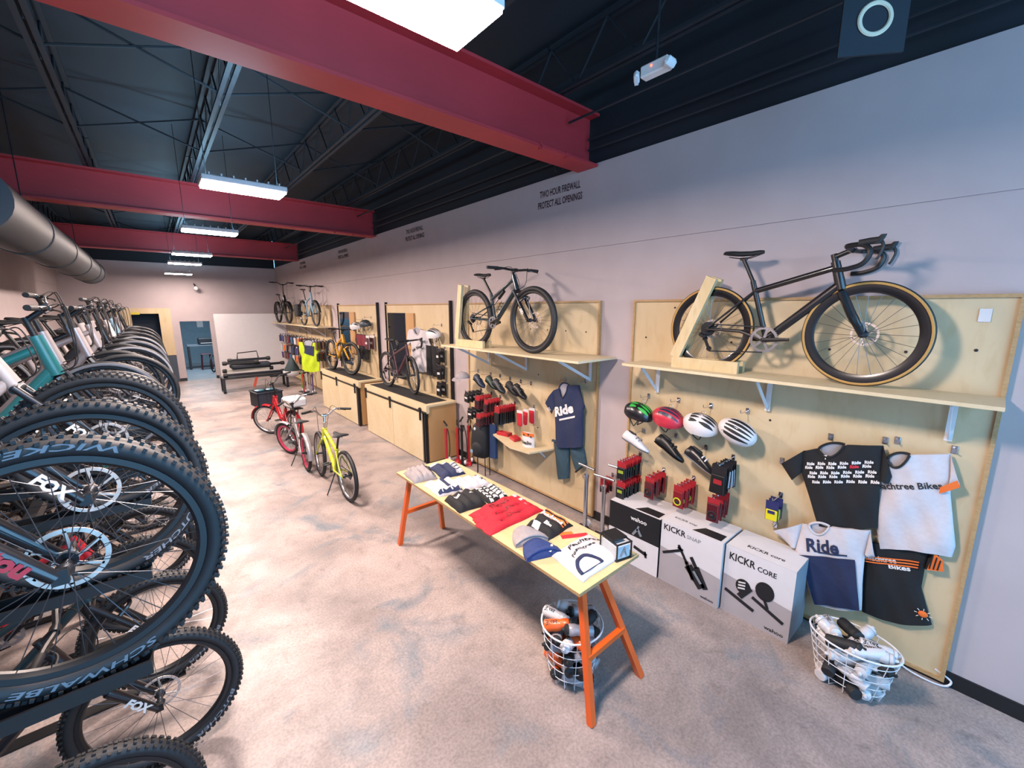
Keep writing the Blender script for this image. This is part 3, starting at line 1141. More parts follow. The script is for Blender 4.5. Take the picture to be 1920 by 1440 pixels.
def ringclip(m, c, r=.016):
    m.torus(c, r, .0016, .0016, 18, 5, 'y')


panel('large plywood panel of the right-hand display, behind the black road bike', 2.38, -.05, group='plywood display panels',
      holes=((.778, 2.141), (.378, 2.154), (.078, 2.187), (1.97, 2.435), (1.10, 1.551), (1.45, 2.15), (2.25, 2.15)))
panel('plywood panel of the second display, behind the dark green mountain bike', 5.27, 2.83, group='plywood display panels',
      holes=((3.9, 2.17), (3.6, 2.17), (3.3, 2.17), (3.0, 2.17), (3.75, 1.6), (3.75, .9)))
shelf('long plywood wall shelf under the black road bike', 2.24, -.07, 3.26, 1.93, (2.08, 1.12, .12), 'plywood bike shelves')
shelf('plywood wall shelf under the dark green mountain bike', 5.06, 2.57, 3.03, 1.93, (4.75, 3.95, 2.9), 'plywood bike shelves')
stand('leaning pine bike prop holding the rear wheel of the black road bike', 1.80, 3.45, 1.93, -.385, .70, 'pine bike props')
stand('leaning pine bike prop holding the rear wheel of the dark green mountain bike', 4.82, 3.2, 1.93, -.16, .72, 'pine bike props', (-.02, .6))
bike('road_bicycle', 'black road bike with tan sidewall tyres on the right-hand wall shelf', 'bicycle', {**ROAD, 'leverm': BLK, 'seg': 72}, (3.45, 1.546, 1.93), HANG)
bike('mountain_bicycle', 'dark green full-suspension mountain bike on the second wall shelf', 'bicycle',
     {**MTB, 'fm': DTEAL, 'shock': ((.60, .70), (.42, .55)), 'ssj': (.40, .55), 'forktext': ('SID', WTX, .035, .6), 'forkm': BLACKF, 'wb': 1.09, 'ht': (.765, .87), 'hb': (.835, .70), 'cage': ((.53, .42), (.62, .53)), 'bar': (.80, .925),
      'saddle': (.2, .915), 'dtr': .026, 'pedals': False}, (3.2, 4.475, 1.93), HANG)


# ---- helmets
def hl(label):
    return 'peg hook for the ' + ' '.join(label.replace(',', '').split()[:12])


def helmet(label, y, z, x, shell, vent, tilt, yaw, group, style=0, vm=None):
    hook(hl(label), y, z + .155, .15, 'helmet hooks')
    t = thing('helmet', label, 'helmet', (x, y, z), 0, group, (tilt[0], tilt[1], HANG + yaw))

    def dome(a, e, k=1.0):
        fr = 1.22 if abs(math.cos(a)) > 0 else 1
        rx = .145 + (.018 if math.cos(a) < 0 else 0)
        return V((rx * k * math.cos(e) * math.cos(a), .1 * k * math.cos(e) * math.sin(a), .105 * k * math.sin(e)))
    m = MB()
    rings = []
    for j in range(10):
        e = -.06 + (PI / 2 + .06) * j / 9
        rings.append([dome(2 * PI * k / 28, e) + V((0, 0, .012 * math.cos(4 * PI * k / 28) if j == 0 else 0)) for k in range(28)])
    low = [V((p.x * .97, p.y * .97, p.z - .022 - .014 * (p.x < -.02))) for p in rings[0]]
    MB().loft([[p * .6 + V((0, 0, -.02)) for p in low], [p * .9 for p in low]], True).build('padding', MATTE, t, 50)
    rings = [[p * .9 for p in low], low] + rings
    m.loft(rings)
    m.build('shell', shell, t, 50)
    m = MB()
    for i in range(-2, 3):
        yy = i * .034
        for (x0, x1) in (((-.13, -.02), (.0, .12)) if style else ((-.13, .115),)):
            L, Rr = [], []
            for k in range(9):
                u = x0 + (x1 - x0) * k / 8
                wd = .0105 * math.sin(PI * (k + .35) / 8.7) + .001
                for sgn, lst in ((-1, L), (1, Rr)):
                    yq = yy * (1 - .35 * abs(u / .14) ** 2) + sgn * wd
                    q = 1 - (u / .152) ** 2 - (yq / .103) ** 2
                    zz = .108 * math.sqrt(max(.02, q))
                    lst.append(V((u, yq, zz + .0008)))
            m.loft([L, [(a + b) / 2 + V((0, 0, .001)) for a, b in zip(L, Rr)], Rr], False, False)
    m.build('vents', vent, t, 0)
    m = MB()
    for s in (-1, 1):
        m.tube(cat([(.06, s * .085, -.01), (.03, s * .07, -.09), (.0, s * .03, -.13)], 4), .005, 5)
        m.tube(cat([(-.08, s * .08, -.01), (-.02, s * .07, -.08), (.0, s * .03, -.13)], 4), .005, 5)
    m.build('straps', MATTE, t)
    m = MB()
    ringclip(m, (0, 0, .135), .02)
    m.tube([(0, 0, .1), (0, 0, .118)], .004, 6)
    m.build('hang_ring', STEEL, t)
    return t


HG = 'helmets on the right-hand panel'
helmet('black helmet with green vents, leftmost of the four helmets', 2.18, 1.42, 3.5, mat('helmet_black', '#12161f', .3, coat=.4), GREENH, (.0, .28, 0), -.0, HG, 1)
helmet('red and navy helmet, second of the four helmets', 1.87, 1.43, 3.5, mat('helmet_red', '#d6334a', .35, coat=.3), mat('helmet_navy', '#20304e', .4), (.25, .22, 0), 0, HG, 0)
helmet('white helmet with scattered dark vents, third of the four helmets', 1.57, 1.43, 3.5, WHT, MATTE, (.3, .22, 0), 0, HG, 1)
helmet('white helmet with long black stripes, rightmost of the four helmets', 1.27, 1.44, 3.5, WHT, MATTE, (1.0, .35, 0), .0, HG, 0)


# ---- shoes
def shoe(label, y, z, x, up, sole, rot, group, hooky=None, k=1.0, nohook=False):
    if not nohook:
        hook(hl(label), y + .02, z + .11, .17, 'shoe hooks', up=.02)
    t = thing('cycling_shoe', label, 'shoe', (x, y, z), 0, group, rot)
    sec = []
    for u, w, zb, zt in ((-.13, .02, .012, .05), (-.12, .033, .003, .085), (-.08, .036, 0, .092), (-.03, .035, .003, .085), (.02, .041, .0, .072), (.07, .047, .0, .055), (.11, .042, .004, .043), (.14, .022, .01, .03), (.148, .008, .014, .022)):
        r = []
        for q in range(14):
            a = 2 * PI * q / 14
            zz = (zb + zt) / 2 + (zt - zb) / 2 * math.sin(a)
            ww = w * (abs(math.cos(a)) ** .6) * (1 if math.cos(a) > 0 else -1) * (.75 if zz > zt * .8 else 1)
            r.append(V((u * k, ww * k, zz * k)))
        sec.append(r)
    MB().loft(sec).build('upper', up, t, 60)
    MB().loft([[V((p.x, p.y * 1.04, min(p.z, .012 * k))) - V((0, 0, .008)) for p in r] for r in sec]).build('sole', sole, t, 60)
    m = MB()
    m.loft([[V((-.075 + .042 * k * math.cos(a), .021 * math.sin(a), (.093 + dz) * k)) for a in [2 * PI * q / 14 for q in range(14)]] for dz in (-.012, .002)])
    m.build('opening', MATTE, t)
    m = MB()
    for u in (.0, .035):
        m.tube(cat([(u, -.037 * k, .04), (u, -.02 * k, .076 * k), (u, .02 * k, .076 * k), (u, .037 * k, .04)], 4), .006, 6, sq=(1, .5))
    m.build('strap', sole, t)
    return t


SG = 'cycling shoes on the right-hand panel'
shoe('white cycling shoe, hung below the green-vented helmet', 2.2, 1.10, 3.47, WHT, mat('shoe_grey', '#8a93a0', .5), (-.3, .3, HANG), SG, None, 1.12)
shoe('black cycling shoe, hung below the red helmet', 1.85, 1.13, 3.47, BLK, MATTE, (-.3, .45, HANG), SG, None, 1.15)
shoe('black and white cycling shoe, hung below the white helmet', 1.56, 1.09, 3.47, mat('shoe_black', '#15171d', .35), WHT, (-.3, .45, HANG), SG, None, 1.15)


# ---- hung packages
def pack_proto(name, cat_, label, group, head, body, sz, item=None, im=None, hp=.3, split=False):
    """carded package hanging from its top edge at the origin: header card, blister / goods"""
    w, h, d = sz
    t = thing(name, label, cat_, (0, 0, -50), HANG, group)
    MB().span((-w / 2, -.001, -h * (hp + .04 if split else 1)), (w / 2, .001, 0)).build('card', head, t, 0)
    if body:
        MB().box((0, -d / 2, -h * (hp + (1 - hp) / 2)), (w * .9, d, h * (1 - hp) * .94), None, min(.006, d * .4)).build('contents', body, t, 0)
    if item == 'ring':
        MB().torus((0, -d - .004, -h * .68), w * .32, .006, .005, 20, 6).build('light_strap', im, t)
        MB().ell((0, -d - .006, -h * .7), (w * .16, .01, w * .16), 10, 6).build('lamp_body', MATTE, t)
    elif item == 'label':
        MB().box((0, -d - .001, -h * .55), (w * .55, .002, h * .16)).build('price_label', im, t, 0)
    elif item == 'fingers':
        m = MB()
        for k in range(4):
            m.tube([(-w * .33 + k * w * .22, -d * .5, -h * .8), (-w * .33 + k * w * .22, -d * .5, -h * (1.06 - .05 * abs(k - 1.5)))], w * .1, 6)
        m.build('fingers', body, t)
    MB().torus((0, -.0, .004), .007, .0012, .0012, 12, 4, 'x').build('hang_tab', STEEL, t)
    return t


def fill_hook(proto, n, y, z, x0, x1, label, group, jit=.006, hookname=None, drop=.0, paints=None, first=False):
    """n copies along a hook from the wall side to the front"""
    if hookname:
        hook(hookname, y, z + .008, W - .024 - x0 + .03, 'package hooks')
    for k in range(n):
        x = x0 + (x1 - x0) * k / max(1, n - 1)
        r = (RND.uniform(-.05, .05), RND.uniform(-.04, .04), HANG + RND.uniform(-.1, .1))
        p = None
        if paints:
            p = paints[k % len(paints)]
        dup(proto, (x, y + RND.uniform(-jit, jit), z - drop), r, label, group, p)


def drop_proto(t):
    for o in list(t.children_recursive):
        bpy.data.objects.remove(o)
    bpy.data.objects.remove(t)


P_multi = pack_proto('light_package', 'package', 'x', 'x', CARDR, BLK, (.1, .185, .017), 'label', LIME, .3, True)
for z, lab in ((.95, 'upper'), (.745, 'lower')):
    fill_hook(P_multi, 8, 2.24, z, 3.34, 3.61, 'red-headed tool package hanging on the ' + lab + ' hook at the left edge of the panel', 'tool packages on the ' + lab + ' left hook', .004,
              'steel peg hook with red-headed tool packages, ' + lab + ' of the pair')
P_red = pack_proto('bike_light_package', 'package', 'x', 'x', CARDR, mat('blister_dark', '#5c1420', .3, coat=.3), (.1, .21, .02), 'ring', MATTE, .2)
P_redy = pack_proto('bike_light_package', 'package', 'x', 'x', CARDR, mat('blister_red', '#8c1a26', .3, coat=.3), (.1, .21, .02), 'ring', YEL, .2)
for y, z, n, nm, pr in ((1.97, .86, 4, 'first', P_red), (1.67, .87, 5, 'second', P_redy), (1.37, .865, 4, 'third', P_red)):
    fill_hook(pr, n, y, z, 3.40, 3.61, 'red bike light package on the ' + nm + ' of three light hooks below the shoes', 'red light packages on the ' + nm + ' hook', .006,
              'steel peg hook carrying red light packages, ' + nm + ' of three')
P_glove = pack_proto('glove_package', 'package', 'x', 'x', CARDK, BLK, (.12, .25, .014), 'label', CARDR, .3)
P_glove2 = pack_proto('glove_package', 'package', 'x', 'x', CARDK, WHTC, (.1, .23, .014), 'label', CARDR, .3)
fill_hook(P_glove, 4, 1.345, 1.165, 3.38, 3.45, 'black glove package at the front of the glove hook under the striped helmet', 'black glove packages under the striped helmet', .004, 'long steel peg hook with glove packages under the striped helmet')
fill_hook(P_glove2, 3, 1.345, 1.165, 3.52, 3.60, 'black and white glove package at the back of the glove hook under the striped helmet', 'white glove packages under the striped helmet', .004)
P_bag = pack_proto('snack_bag', 'package', 'x', 'x', CARDN, CARDY, (.09, .16, .012), 'label', CARDN, .42)
fill_hook(P_bag, 3, .965, .955, 3.50, 3.60, 'navy and yellow bag hanging alone left of the black T-shirt', 'navy and yellow bags', .01, 'steel peg hook with navy and yellow bags')


# ---- T-shirts and jerseys pinned to the panel
def garment(name, label, cat_, x, B, m, group=None, sleeves=(), neck=None, pieces=(), nu=26, amp=.012, seed=0., cuffs=(), wall=.0, inner=None, yz0=None):
    """B: (hemL, hemR, shoulderR, shoulderL, [left side mids], [right side mids], hem sag) as (y,z) on the wall; neck = (L, bottom, R)"""
    hl, hr, sr, sl, lm, rm, sag = B
    y0, z0 = yz0 or ((hl[0] + hr[0]) / 2, (hl[1] + hr[1]) / 2)
    t = thing(name, label, cat_, (x, y0, z0), HANG, group)
    Q = lambda p: V((y0 - p[0], 0, p[1] - z0))

    def poly(pts, t_):
        pts = [Q(p) for p in pts]
        n = len(pts) - 1
        i = min(n - 1, int(t_ * n))
        return pts[i].lerp(pts[i + 1], t_ * n - i)

    def disp(p, e):
        return V((0, -.012 - .022 * e + amp * wob(p.x, p.z * .5, 1, seed), 0))

    def topz(u):
        p = Q(sl).lerp(Q(sr), u)
        if neck:
            nl, nb, nr = [Q(q) for q in neck]
            if u and nl.x <= p.x <= nr.x:
                s = (p.x - nl.x) / (nr.x - nl.x)
                base = nl.lerp(nr, s)
                dep = (nl.lerp(nr, .5) - nb).length
                return base - V((0, 0, dep * math.sin(PI * s) ** .7))
            if p.x < nl.x:
                s = (p.x - Q(sl).x) / max(1e-4, nl.x - Q(sl).x)
                return Q(sl).lerp(nl, s)
            s = (p.x - nr.x) / max(1e-4, Q(sr).x - nr.x)
            return nr.lerp(Q(sr), s)
        return p

    def fn(u, v):
        L = poly([hl] + list(lm) + [sl], v)
        Rr = poly([hr] + list(rm) + [sr], v)
        p = L.lerp(Rr, u)
        top = topz(u)
        bl = Q(sl).lerp(Q(sr), u)
        p = p + (top - bl) * v ** 4
        p = p - V((0, 0, sag * math.sin(PI * u) * (1 - v) ** 3))
        e = min(1, 4 * min(u, 1 - u)) * min(1, .4 + 2 * v)
        return p + disp(p, math.sqrt(max(0, e)))
    mb = MB()
    mb.shell(nu, nu, fn, lambda u, v: V((0, .014 + .012 * min(1, 5 * min(u, 1 - u)), 0)))
    for (a, b, c, d) in sleeves:
        qa, qb, qc, qd = Q(a), Q(b), Q(c), Q(d)

        def fs(u, v, qa=qa, qb=qb, qc=qc, qd=qd):
            p = qa.lerp(qb, u).lerp(qd.lerp(qc, u), v)
            return p + disp(p, .7 * math.sin(PI * v) ** .5 if 0 < v < 1 else 0)
        mb.shell(10, 8, fs, lambda u, v: V((0, .014, 0)))
    body = mb.build('body', m, t, 70)
    if neck:
        nl, nb, nr = [Q(q) for q in neck]
        pts = []
        dep = (nl.lerp(nr, .5) - nb).length
        for k in range(15):
            s = k / 14
            p = nl.lerp(nr, s) - V((0, 0, dep * math.sin(PI * s) ** .7))
            pts.append(p + disp(p, 1) - V((0, .003, 0)))
        MB().tube(pts, .007, 6).build('collar', pieces[0] if pieces else m, t)
        ctr = nl.lerp(nr, .5)
        ax_ = (nr - nl)
        upv = V((-ax_.z, 0, ax_.x)).normalized()
        m2 = MB()

        def fi(u, v):
            s = u
            lo = nl.lerp(nr, s) - V((0, 0, dep * .98 * math.sin(PI * s) ** .7))
            hi = nl.lerp(nr, s) + upv * (dep * .33 * math.sin(PI * s) ** .7)
            p = lo.lerp(hi, v)
            return p + V((0, .004 - .02 * v, 0))
        m2.shell(12, 4, fi, lambda u, v: V((0, .004, 0)))
        m2.build('neck_lining', inner or LGREY, t)
        rim = [nl.lerp(nr, k / 12) + upv * (dep * .33 * math.sin(PI * k / 12) ** .7) + V((0, -.018, 0)) for k in range(13)]
        MB().tube(rim, .008, 6).build('collar', pieces[0] if pieces else m, t)

    def flat(y, z, k=0):
        p = Q((y, z))
        return p + V((0, -.012 - .022 + amp * wob(p.x, p.z * .5, 1, seed) - .004 - k, 0))
    return t, flat, Q


def on_cloth(flat, o, ang, scale=1):
    """map lettering (x,y) to the cloth at world (y,z)=o, tilted by ang"""
    c, s = math.cos(ang), math.sin(ang)
    return lambda x, y: flat(o[0] - (x * c - y * s), o[1] + x * s + y * c)


def cloth_patch(name, parent, flat, quad, m, n=8, k=.001):
    a, b, c, d = quad
    def f(u, v):
        p = [a[i] * (1 - u) * (1 - v) + b[i] * u * (1 - v) + c[i] * u * v + d[i] * (1 - u) * v for i in (0, 1)]
        return flat(p[0], p[1], k)
    return MB().grid(n, n, f).build(name, m, parent, 60)


TG = 'tops pinned to the right-hand panel'
# black tee with the rows of lettering
t, flat, Q = garment('t_shirt', 'black T-shirt with rows of small white lettering on the right-hand panel', 't-shirt', 3.60,
                     ((.685, .841), (.363, .961), (.404, 1.53), (.833, 1.381), [(.76, 1.03), (.832, 1.209)], [(.375, 1.12), (.39, 1.297)], .02), BLKC, TG,
                     sleeves=(((.833, 1.385), (.832, 1.209), (.887, 1.131), (.97, 1.24)), ((.404, 1.53), (.39, 1.297), (.345, 1.285), (.336, 1.338))),
                     neck=((.745, 1.425), (.653, 1.385), (.60, 1.492)), seed=1.)
m = MB()
for r in range(5):
    o0 = (.80 - r * .012 + (r % 2) * .02, 1.285 - r * .031)
    for k in range(6):
        if (r, k) == (1, 4):
            continue
        oo = (o0[0] - k * .064, o0[1] + k * .0208)
        letter('', 'Ride', on_cloth(flat, oo, .31), None, None, .021, .05, .05, .25, False, m)
m.build('print', WTX, t, 0)
oo = (.80 - .012 + .02 - 4 * .064, 1.285 - .031 + 4 * .0208)
letter('print', 'Ride', on_cloth(flat, oo, .31), REDT, t, .021, .05, .05, .25)
letter('print', '7', on_cloth(flat, (.70, 1.36), .3), WTX, t, .03, None, .03)
# white jersey
t, flat, Q = garment('cycling_jersey', 'white jersey with black lettering and orange cuff on the right-hand panel', 'jersey', 3.62,
                     ((.334, .808), (.006, .905), (.097, 1.554), (.395, 1.43), [(.374, .962), (.40, 1.27)], [(.0, .98), (.066, 1.312)], -.02), WHTC, TG,
                     sleeves=(((.097, 1.554), (.066, 1.312), (.108, 1.303), (.035, 1.375)),), neck=((.372, 1.449), (.31, 1.405), (.27, 1.505)), pieces=(MATTE,), seed=2.2, inner=WHTC)
letter('print', 'Peachtree Bikes', on_cloth(flat, (.42, 1.222), .335), BTX, t, .042, .34, .02)
cloth_patch('cuff', t, flat, ((.112, 1.342), (.046, 1.41), (.03, 1.37), (.112, 1.298)), ORGC, 6, .004)
# black and orange jersey
t, flat, Q = garment('cycling_jersey', 'black jersey with orange stripes hanging lowest on the right-hand panel', 'jersey', 3.645,
                     ((.373, .284), (.032, .397), (.101, .911), (.402, .82), [(.405, .48), (.41, .65)], [(.11, .62), (.111, .762)], .03), BLKC, TG,
                     sleeves=(((.101, .911), (.111, .765), (.06, .79), (.06, .89)),), seed=3.1, amp=.008)
cloth_patch('striped_cuff', t, flat, ((.10, .775), (.082, .905), (.04, .872), (.026, .80)), ORGC, 6, .006)
m = MB()
for k in range(3):
    o = .085 - k * .018
    m.tube([flat(o, .89 - k * .012, .008), flat(o + .006, .79 + k * .003, .008)], .0035, 4)
m.build('cuff_stripe', BLKC, t, 0)
m = MB()
for k in range(3):
    z = .716 - k * .02
    m.grid(12, 1, lambda u, v: flat(.405 - u * .265, z + u * .085 + v * .009, .002))
m.build('stripe', ORGC, t, 0)
letter('print', 'Peachtree', on_cloth(flat, (.405, .695), .29), WTX, t, .034, .17, .03)
letter('print', 'Bikes', on_cloth(flat, (.275, .692), .29), WTX, t, .032, .11, .03)
m = MB()
q = flat(.078, .465, .002)
m.ell(q, (.024, .006, .022), 12, 6)
m.build('print', ORGC, t)
m = MB()
for k in range(8):
    a = 2 * PI * k / 8
    m.tube([q + V((.028 * math.cos(a), -.002, .026 * math.sin(a))), q + V((.042 * math.cos(a), -.002, .039 * math.sin(a)))], .002, 4)
m.build('print', WTX, t, 0)
# white and navy 'Ride' jersey
t, flat, Q = garment('cycling_jersey', 'white and navy jersey with large Ride lettering on the right-hand panel', 'jersey', 3.585,
                     ((.642, .222), (.372, .33), (.394, .93), (.78, .82), [(.73, .42), (.803, .588)], [(.39, .52), (.405, .74)], .02), WHTC, TG,
                     sleeves=(((.78, .822), (.803, .61), (.84, .605), (.965, .68)), ((.394, .93), (.405, .745), (.38, .735), (.352, .75))), neck=((.736, .832), (.674, .782), (.615, .87)), seed=4.4, inner=WHTC)
cloth_patch('navy_block', t, flat, ((.632, .235), (.378, .335), (.446, .695), (.767, .583)), NAVYC, 14, .002)
letter('print', 'Ride', on_cloth(flat, (.725, .632), .33), NAVYC, t, .098, .205, .03, .18)
m = MB().grid(10, 1, lambda u, v: flat(.655 - u * .165, .645 + u * .054 + v * .012, .002))
m.build('print', NAVYC, t, 0)
for y, z, n in ((.985, 1.245, 'left sleeve of the black T-shirt'), (.70, 1.51, 'neck of the black T-shirt'), (.405, 1.555, 'right shoulder of the black T-shirt'), (.345, 1.57, 'neck of the white jersey'), (.085, 1.575, 'right shoulder of the white jersey'), (.975, .70, 'left sleeve of the navy-fronted jersey')):
    o = hook('steel peg hook at the ' + n, y, z, .06, 'garment hooks', up=.012)


# ---- trainer boxes on the floor
def trainer_box(label, y1, y0, x0, h, style, yaw=0):
    w, d = y1 - y0, 3.62 - x0
    t = thing('trainer_box', label, 'box', (x0 + d / 2, (y0 + y1) / 2, 0), HANG + yaw, 'turbo trainer boxes on the floor')
    MB().box((0, 0, h / 2), (w, d, h), None, .004).build('carton', KRAFT if style == 2 else BOXW, t, 0)
    f = -d / 2 - .0015
    F = lambda x, y: V((x, f, y))
    Tt = lambda x, y: V((x, y, h + .0015))
    MB().span((-w / 2 + .002, -d / 2 + .002, h), (w / 2 - .002, d / 2 - .002, h + .001)).build('top_flap', BOXW, t, 0)
    m = MB()
    if style == 0:
        m.span((-w / 2, f, .3), (w / 2, f + .001, h)).build('front_print', BOXK, t, 0)
        MB().span((-w / 2, f, .0), (w / 2, f + .001, .3)).build('front_print', BOXW, t, 0)
        MB().span((w / 2, -d / 2, 0), (w / 2 + .001, d / 2, h)).build('side_print', BOXK, t, 0)
    else:
        zz = .33
        MB().prism([(-w / 2, .0), (w / 2, .0), (w / 2, zz - .06), (-w / 2, zz + .0)], lambda a, b: V((a, f, b)), lambda a, b: V((a, f + .001, b))).build('front_print', BOXG, t, 0)
        MB().prism([(-w / 2, zz), (w / 2, zz - .06), (w / 2, h), (-w / 2, h)], lambda a, b: V((a, f, b)), lambda a, b: V((a, f + .001, b))).build('front_print', BOXW, t, 0)
    if style in (0, 1):
        MB().prism([(w * .0, -d / 2 + .02), (w * .45, -d / 2 + .02), (w * .45, -d / 2 + .13), (w * .12, -d / 2 + .13)], lambda a, b: V((a, b, h + .001)), lambda a, b: V((a, b, h + .002))).build('top_label', BOXK, t, 0)
    G = lambda dx, dz: (lambda x, y: V((dx + x, f - .0015, dz + y)))
    TG2 = lambda dx, dy: (lambda x, y: V((dx + x, dy + y, h + .002)))
    if style == 0:
        letter('print', 'wahoo', G(-.03, h - .11), WTX, t, .042, .17, .02)
        m = MB()
        m.bar((.0, f - .002, .315), (.05, f - .002, .39), .022, .004, (0, 1, 0)).bar((.05, f - .002, .39), (.09, f - .002, .33), .022, .004, (0, 1, 0)).bar((.04, f - .002, .37), (.06, f - .002, .42), .016, .004, (0, 1, 0))
        m.build('print', GTX, t, 0)
        m = MB().bar((.02, f - .002, .2), (.16, f - .002, .17), .03, .004, (0, 1, 0)).bar((.14, f - .002, .2), (.15, f - .002, .14), .02, .004, (0, 1, 0))
        m.build('print', BTX, t, 0)
    elif style == 1:
        letter('print', 'KICKR', G(-.24, h - .085), BTX, t, .055, .2, .02)
        letter('print', 'SNAP', G(-.03, h - .085), GTX, t, .034, .12, .01)
        letter('print', 'wahoo', G(.12, .03), BTX, t, .025, .11, .02)
        letter('print', 'KICKR snap', TG2(-.2, -d / 2 + .1), BTX, t, .03, .2, .01)
        m = MB()
        L = lambda a, b, w_: m.bar((a[0], f - .002, a[1]), (b[0], f - .002, b[1]), w_, .004, (0, 1, 0))
        L((-.235, .275), (-.08, .365), .022)
        L((-.08, .37), (-.075, .39), .05)
        L((-.095, .41), (-.01, .27), .022)
        L((-.02, .29), (.05, .15), .03)
        L((.0, .26), (.13, .115), .075)
        L((.02, .35), (.07, .27), .03)
        L((.07, .28), (.16, .12), .045)
        m.build('print', BOXK, t, 0)
        m = MB()
        m.bar((.05, f - .004, .235), (.12, f - .004, .15), .022, .003, (0, 1, 0))
        m.build('print', GTX, t, 0)
    else:
        letter('print', 'KICKR', G(-.21, h - .11), BTX, t, .062, .19, .02)
        letter('print', 'CORE', G(-.005, h - .112), BTX, t, .04, .13, .02)
        letter('print', 'wahoo', G(.08, .03), BTX, t, .03, .13, .02)
        letter('print', 'KICKR core', TG2(-.12, -d / 2 + .08), BTX, t, .04, .26, .02)
        m = MB()
        L = lambda a, b, w_: m.bar((a[0], f - .002, a[1]), (b[0], f - .002, b[1]), w_, .004, (0, 1, 0))
        L((-.22, .20), (-.0, .125), .026)
        L((-.02, .235), (.2, .14), .024)
        L((-.11, .19), (-.04, .3), .045)
        L((.06, .27), (.09, .2), .02)
        m.prism([(.06 + .065 * math.cos(a), .325 + .075 * math.sin(a)) for a in [2 * PI * k / 20 for k in range(20)]], lambda a, b: V((a, f - .004, b)), lambda a, b: V((a, f, b)))
        m.prism([(-.09 + .055 * math.cos(a), .285 + .062 * math.sin(a)) for a in [2 * PI * k / 20 for k in range(20)]], lambda a, b: V((a, f - .003, b)), lambda a, b: V((a, f, b)))
        m.build('print', BOXK, t, 0)
        m = MB()
        for k in range(3):
            L((-.125, .31 - k * .025), (-.075, .325 - k * .025), .01)
        m.xf(MX.Translation((0, -.003, 0))).build('print', BOXW, t, 0)
        letter('print', 'wahoo', G(.02, .35), WTX, t, .02, .075, .02)
    return t


trainer_box('black and white trainer carton, leftmost of the three boxes under the panel', 2.285, 1.745, 3.24, .57, 0)
trainer_box('white and grey trainer carton with KICKR SNAP lettering, middle of the three boxes', 1.735, 1.205, 3.25, .585, 1)
trainer_box('white and grey trainer carton with KICKR CORE lettering, rightmost of the three boxes', 1.19, .705, 3.275, .58, 2, -.012)


# ---- wire baskets with bottles
def basket(label, c, rx, ry, h, k, n=14):
    t = thing('wire_basket', label, 'basket', (c[0], c[1], 0), 0, 'white wire baskets')
    E = lambda s, z: [V((rx * s * math.cos(2 * PI * q / 32), ry * s * math.sin(2 * PI * q / 32), z)) for q in range(32)]
    m = MB()
    m.tube(E(1, h), .006, 6, True)
    m.build('rim', WIRE, t)
    m = MB()
    for i in range(1, 6):
        z = h * (1 - i / 6.0) + .01
        s = k + (1 - k) * z / h
        m.tube(E(s, z), .0025, 5, True)
    for q in range(n):
        a = 2 * PI * q / n
        m.tube([V((rx * math.cos(a), ry * math.sin(a), h)), V((rx * k * math.cos(a), ry * k * math.sin(a), .012)), V((0, 0, .012))], .0025, 5)
    m.build('wire_cage', WIRE, t, 60)
    return t


def bottle_proto(kind):
    bm = {'white': CLEARP, 'grey': mat('smoke_bottle', '#a9a3a8', .3, var=.1), 'orange': ORG, 'black': MATTE}[kind]
    t = thing('water_bottle', 'x', 'bottle', (0, 0, -50), 0, 'x')
    MB().lathe([(.0, 0), (.034, .001), (.0365, .006), (.0365, .085), (.033, .098), (.033, .108), (.0365, .12), (.0365, .15), (.03, .162), (.0, .163)], (0, 0, 0), 'z', 20).build('bottle_body', bm, t, 40)
    MB().lathe([(.0, .163), (.033, .163), (.033, .178), (.02, .186), (.012, .188), (.011, .2), (.007, .206), (.0, .206)], (0, 0, 0), 'z', 18).build('cap', bm if kind == 'white' else MATTE, t, 40)
    if kind != 'black':
        for s, a0 in (('Peachtree', .0), ('Bikes', PI)):
            cyl = lambda x, y, a0=a0: V((.0372 * math.cos(a0 + y / .0365), .0372 * math.sin(a0 + y / .0365), .012 + x))
            letter('print', s, cyl, BTX, t, .032, .075, .02)
    return t


BP = {k: bottle_proto(k) for k in ('white', 'grey', 'orange', 'black')}


def fill_basket(c, rx, ry, h, kinds, where, group, n, seed, tuck=.0):
    rr = random.Random(seed)
    i = 0
    layers = [(.05 + (h - .085 + tuck) * i_ / (len(n) - 1), (.5, .58, .64, .66, .6)[i_]) for i_ in range(len(n))]
    for li, (z, s) in enumerate(layers):
        cnt = n[li]
        for k in range(cnt):
            a = 2 * PI * (k + .5 * li) / cnt + rr.uniform(-.2, .2)
            q = s if cnt > 1 else 0
            kind = kinds[i % len(kinds)]
            i += 1
            tilt = rr.uniform(1.2, 1.75)
            yaw = rr.uniform(0, 6.28)
            d = V((math.sin(tilt) * math.cos(yaw), math.sin(tilt) * math.sin(yaw), math.cos(tilt))) * .1
            px, py = c[0] + rx * q * math.cos(a) * .82 - d.x, c[1] + ry * q * math.sin(a) * .82 - d.y
            nm = {'white': 'white', 'grey': 'smoky grey', 'orange': 'orange', 'black': 'black'}[kind]
            dup(BP[kind], (px, py, z - d.z), (0, tilt, yaw), nm + ' water bottle lying in the wire basket ' + where, nm + ' bottles in the basket ' + group)


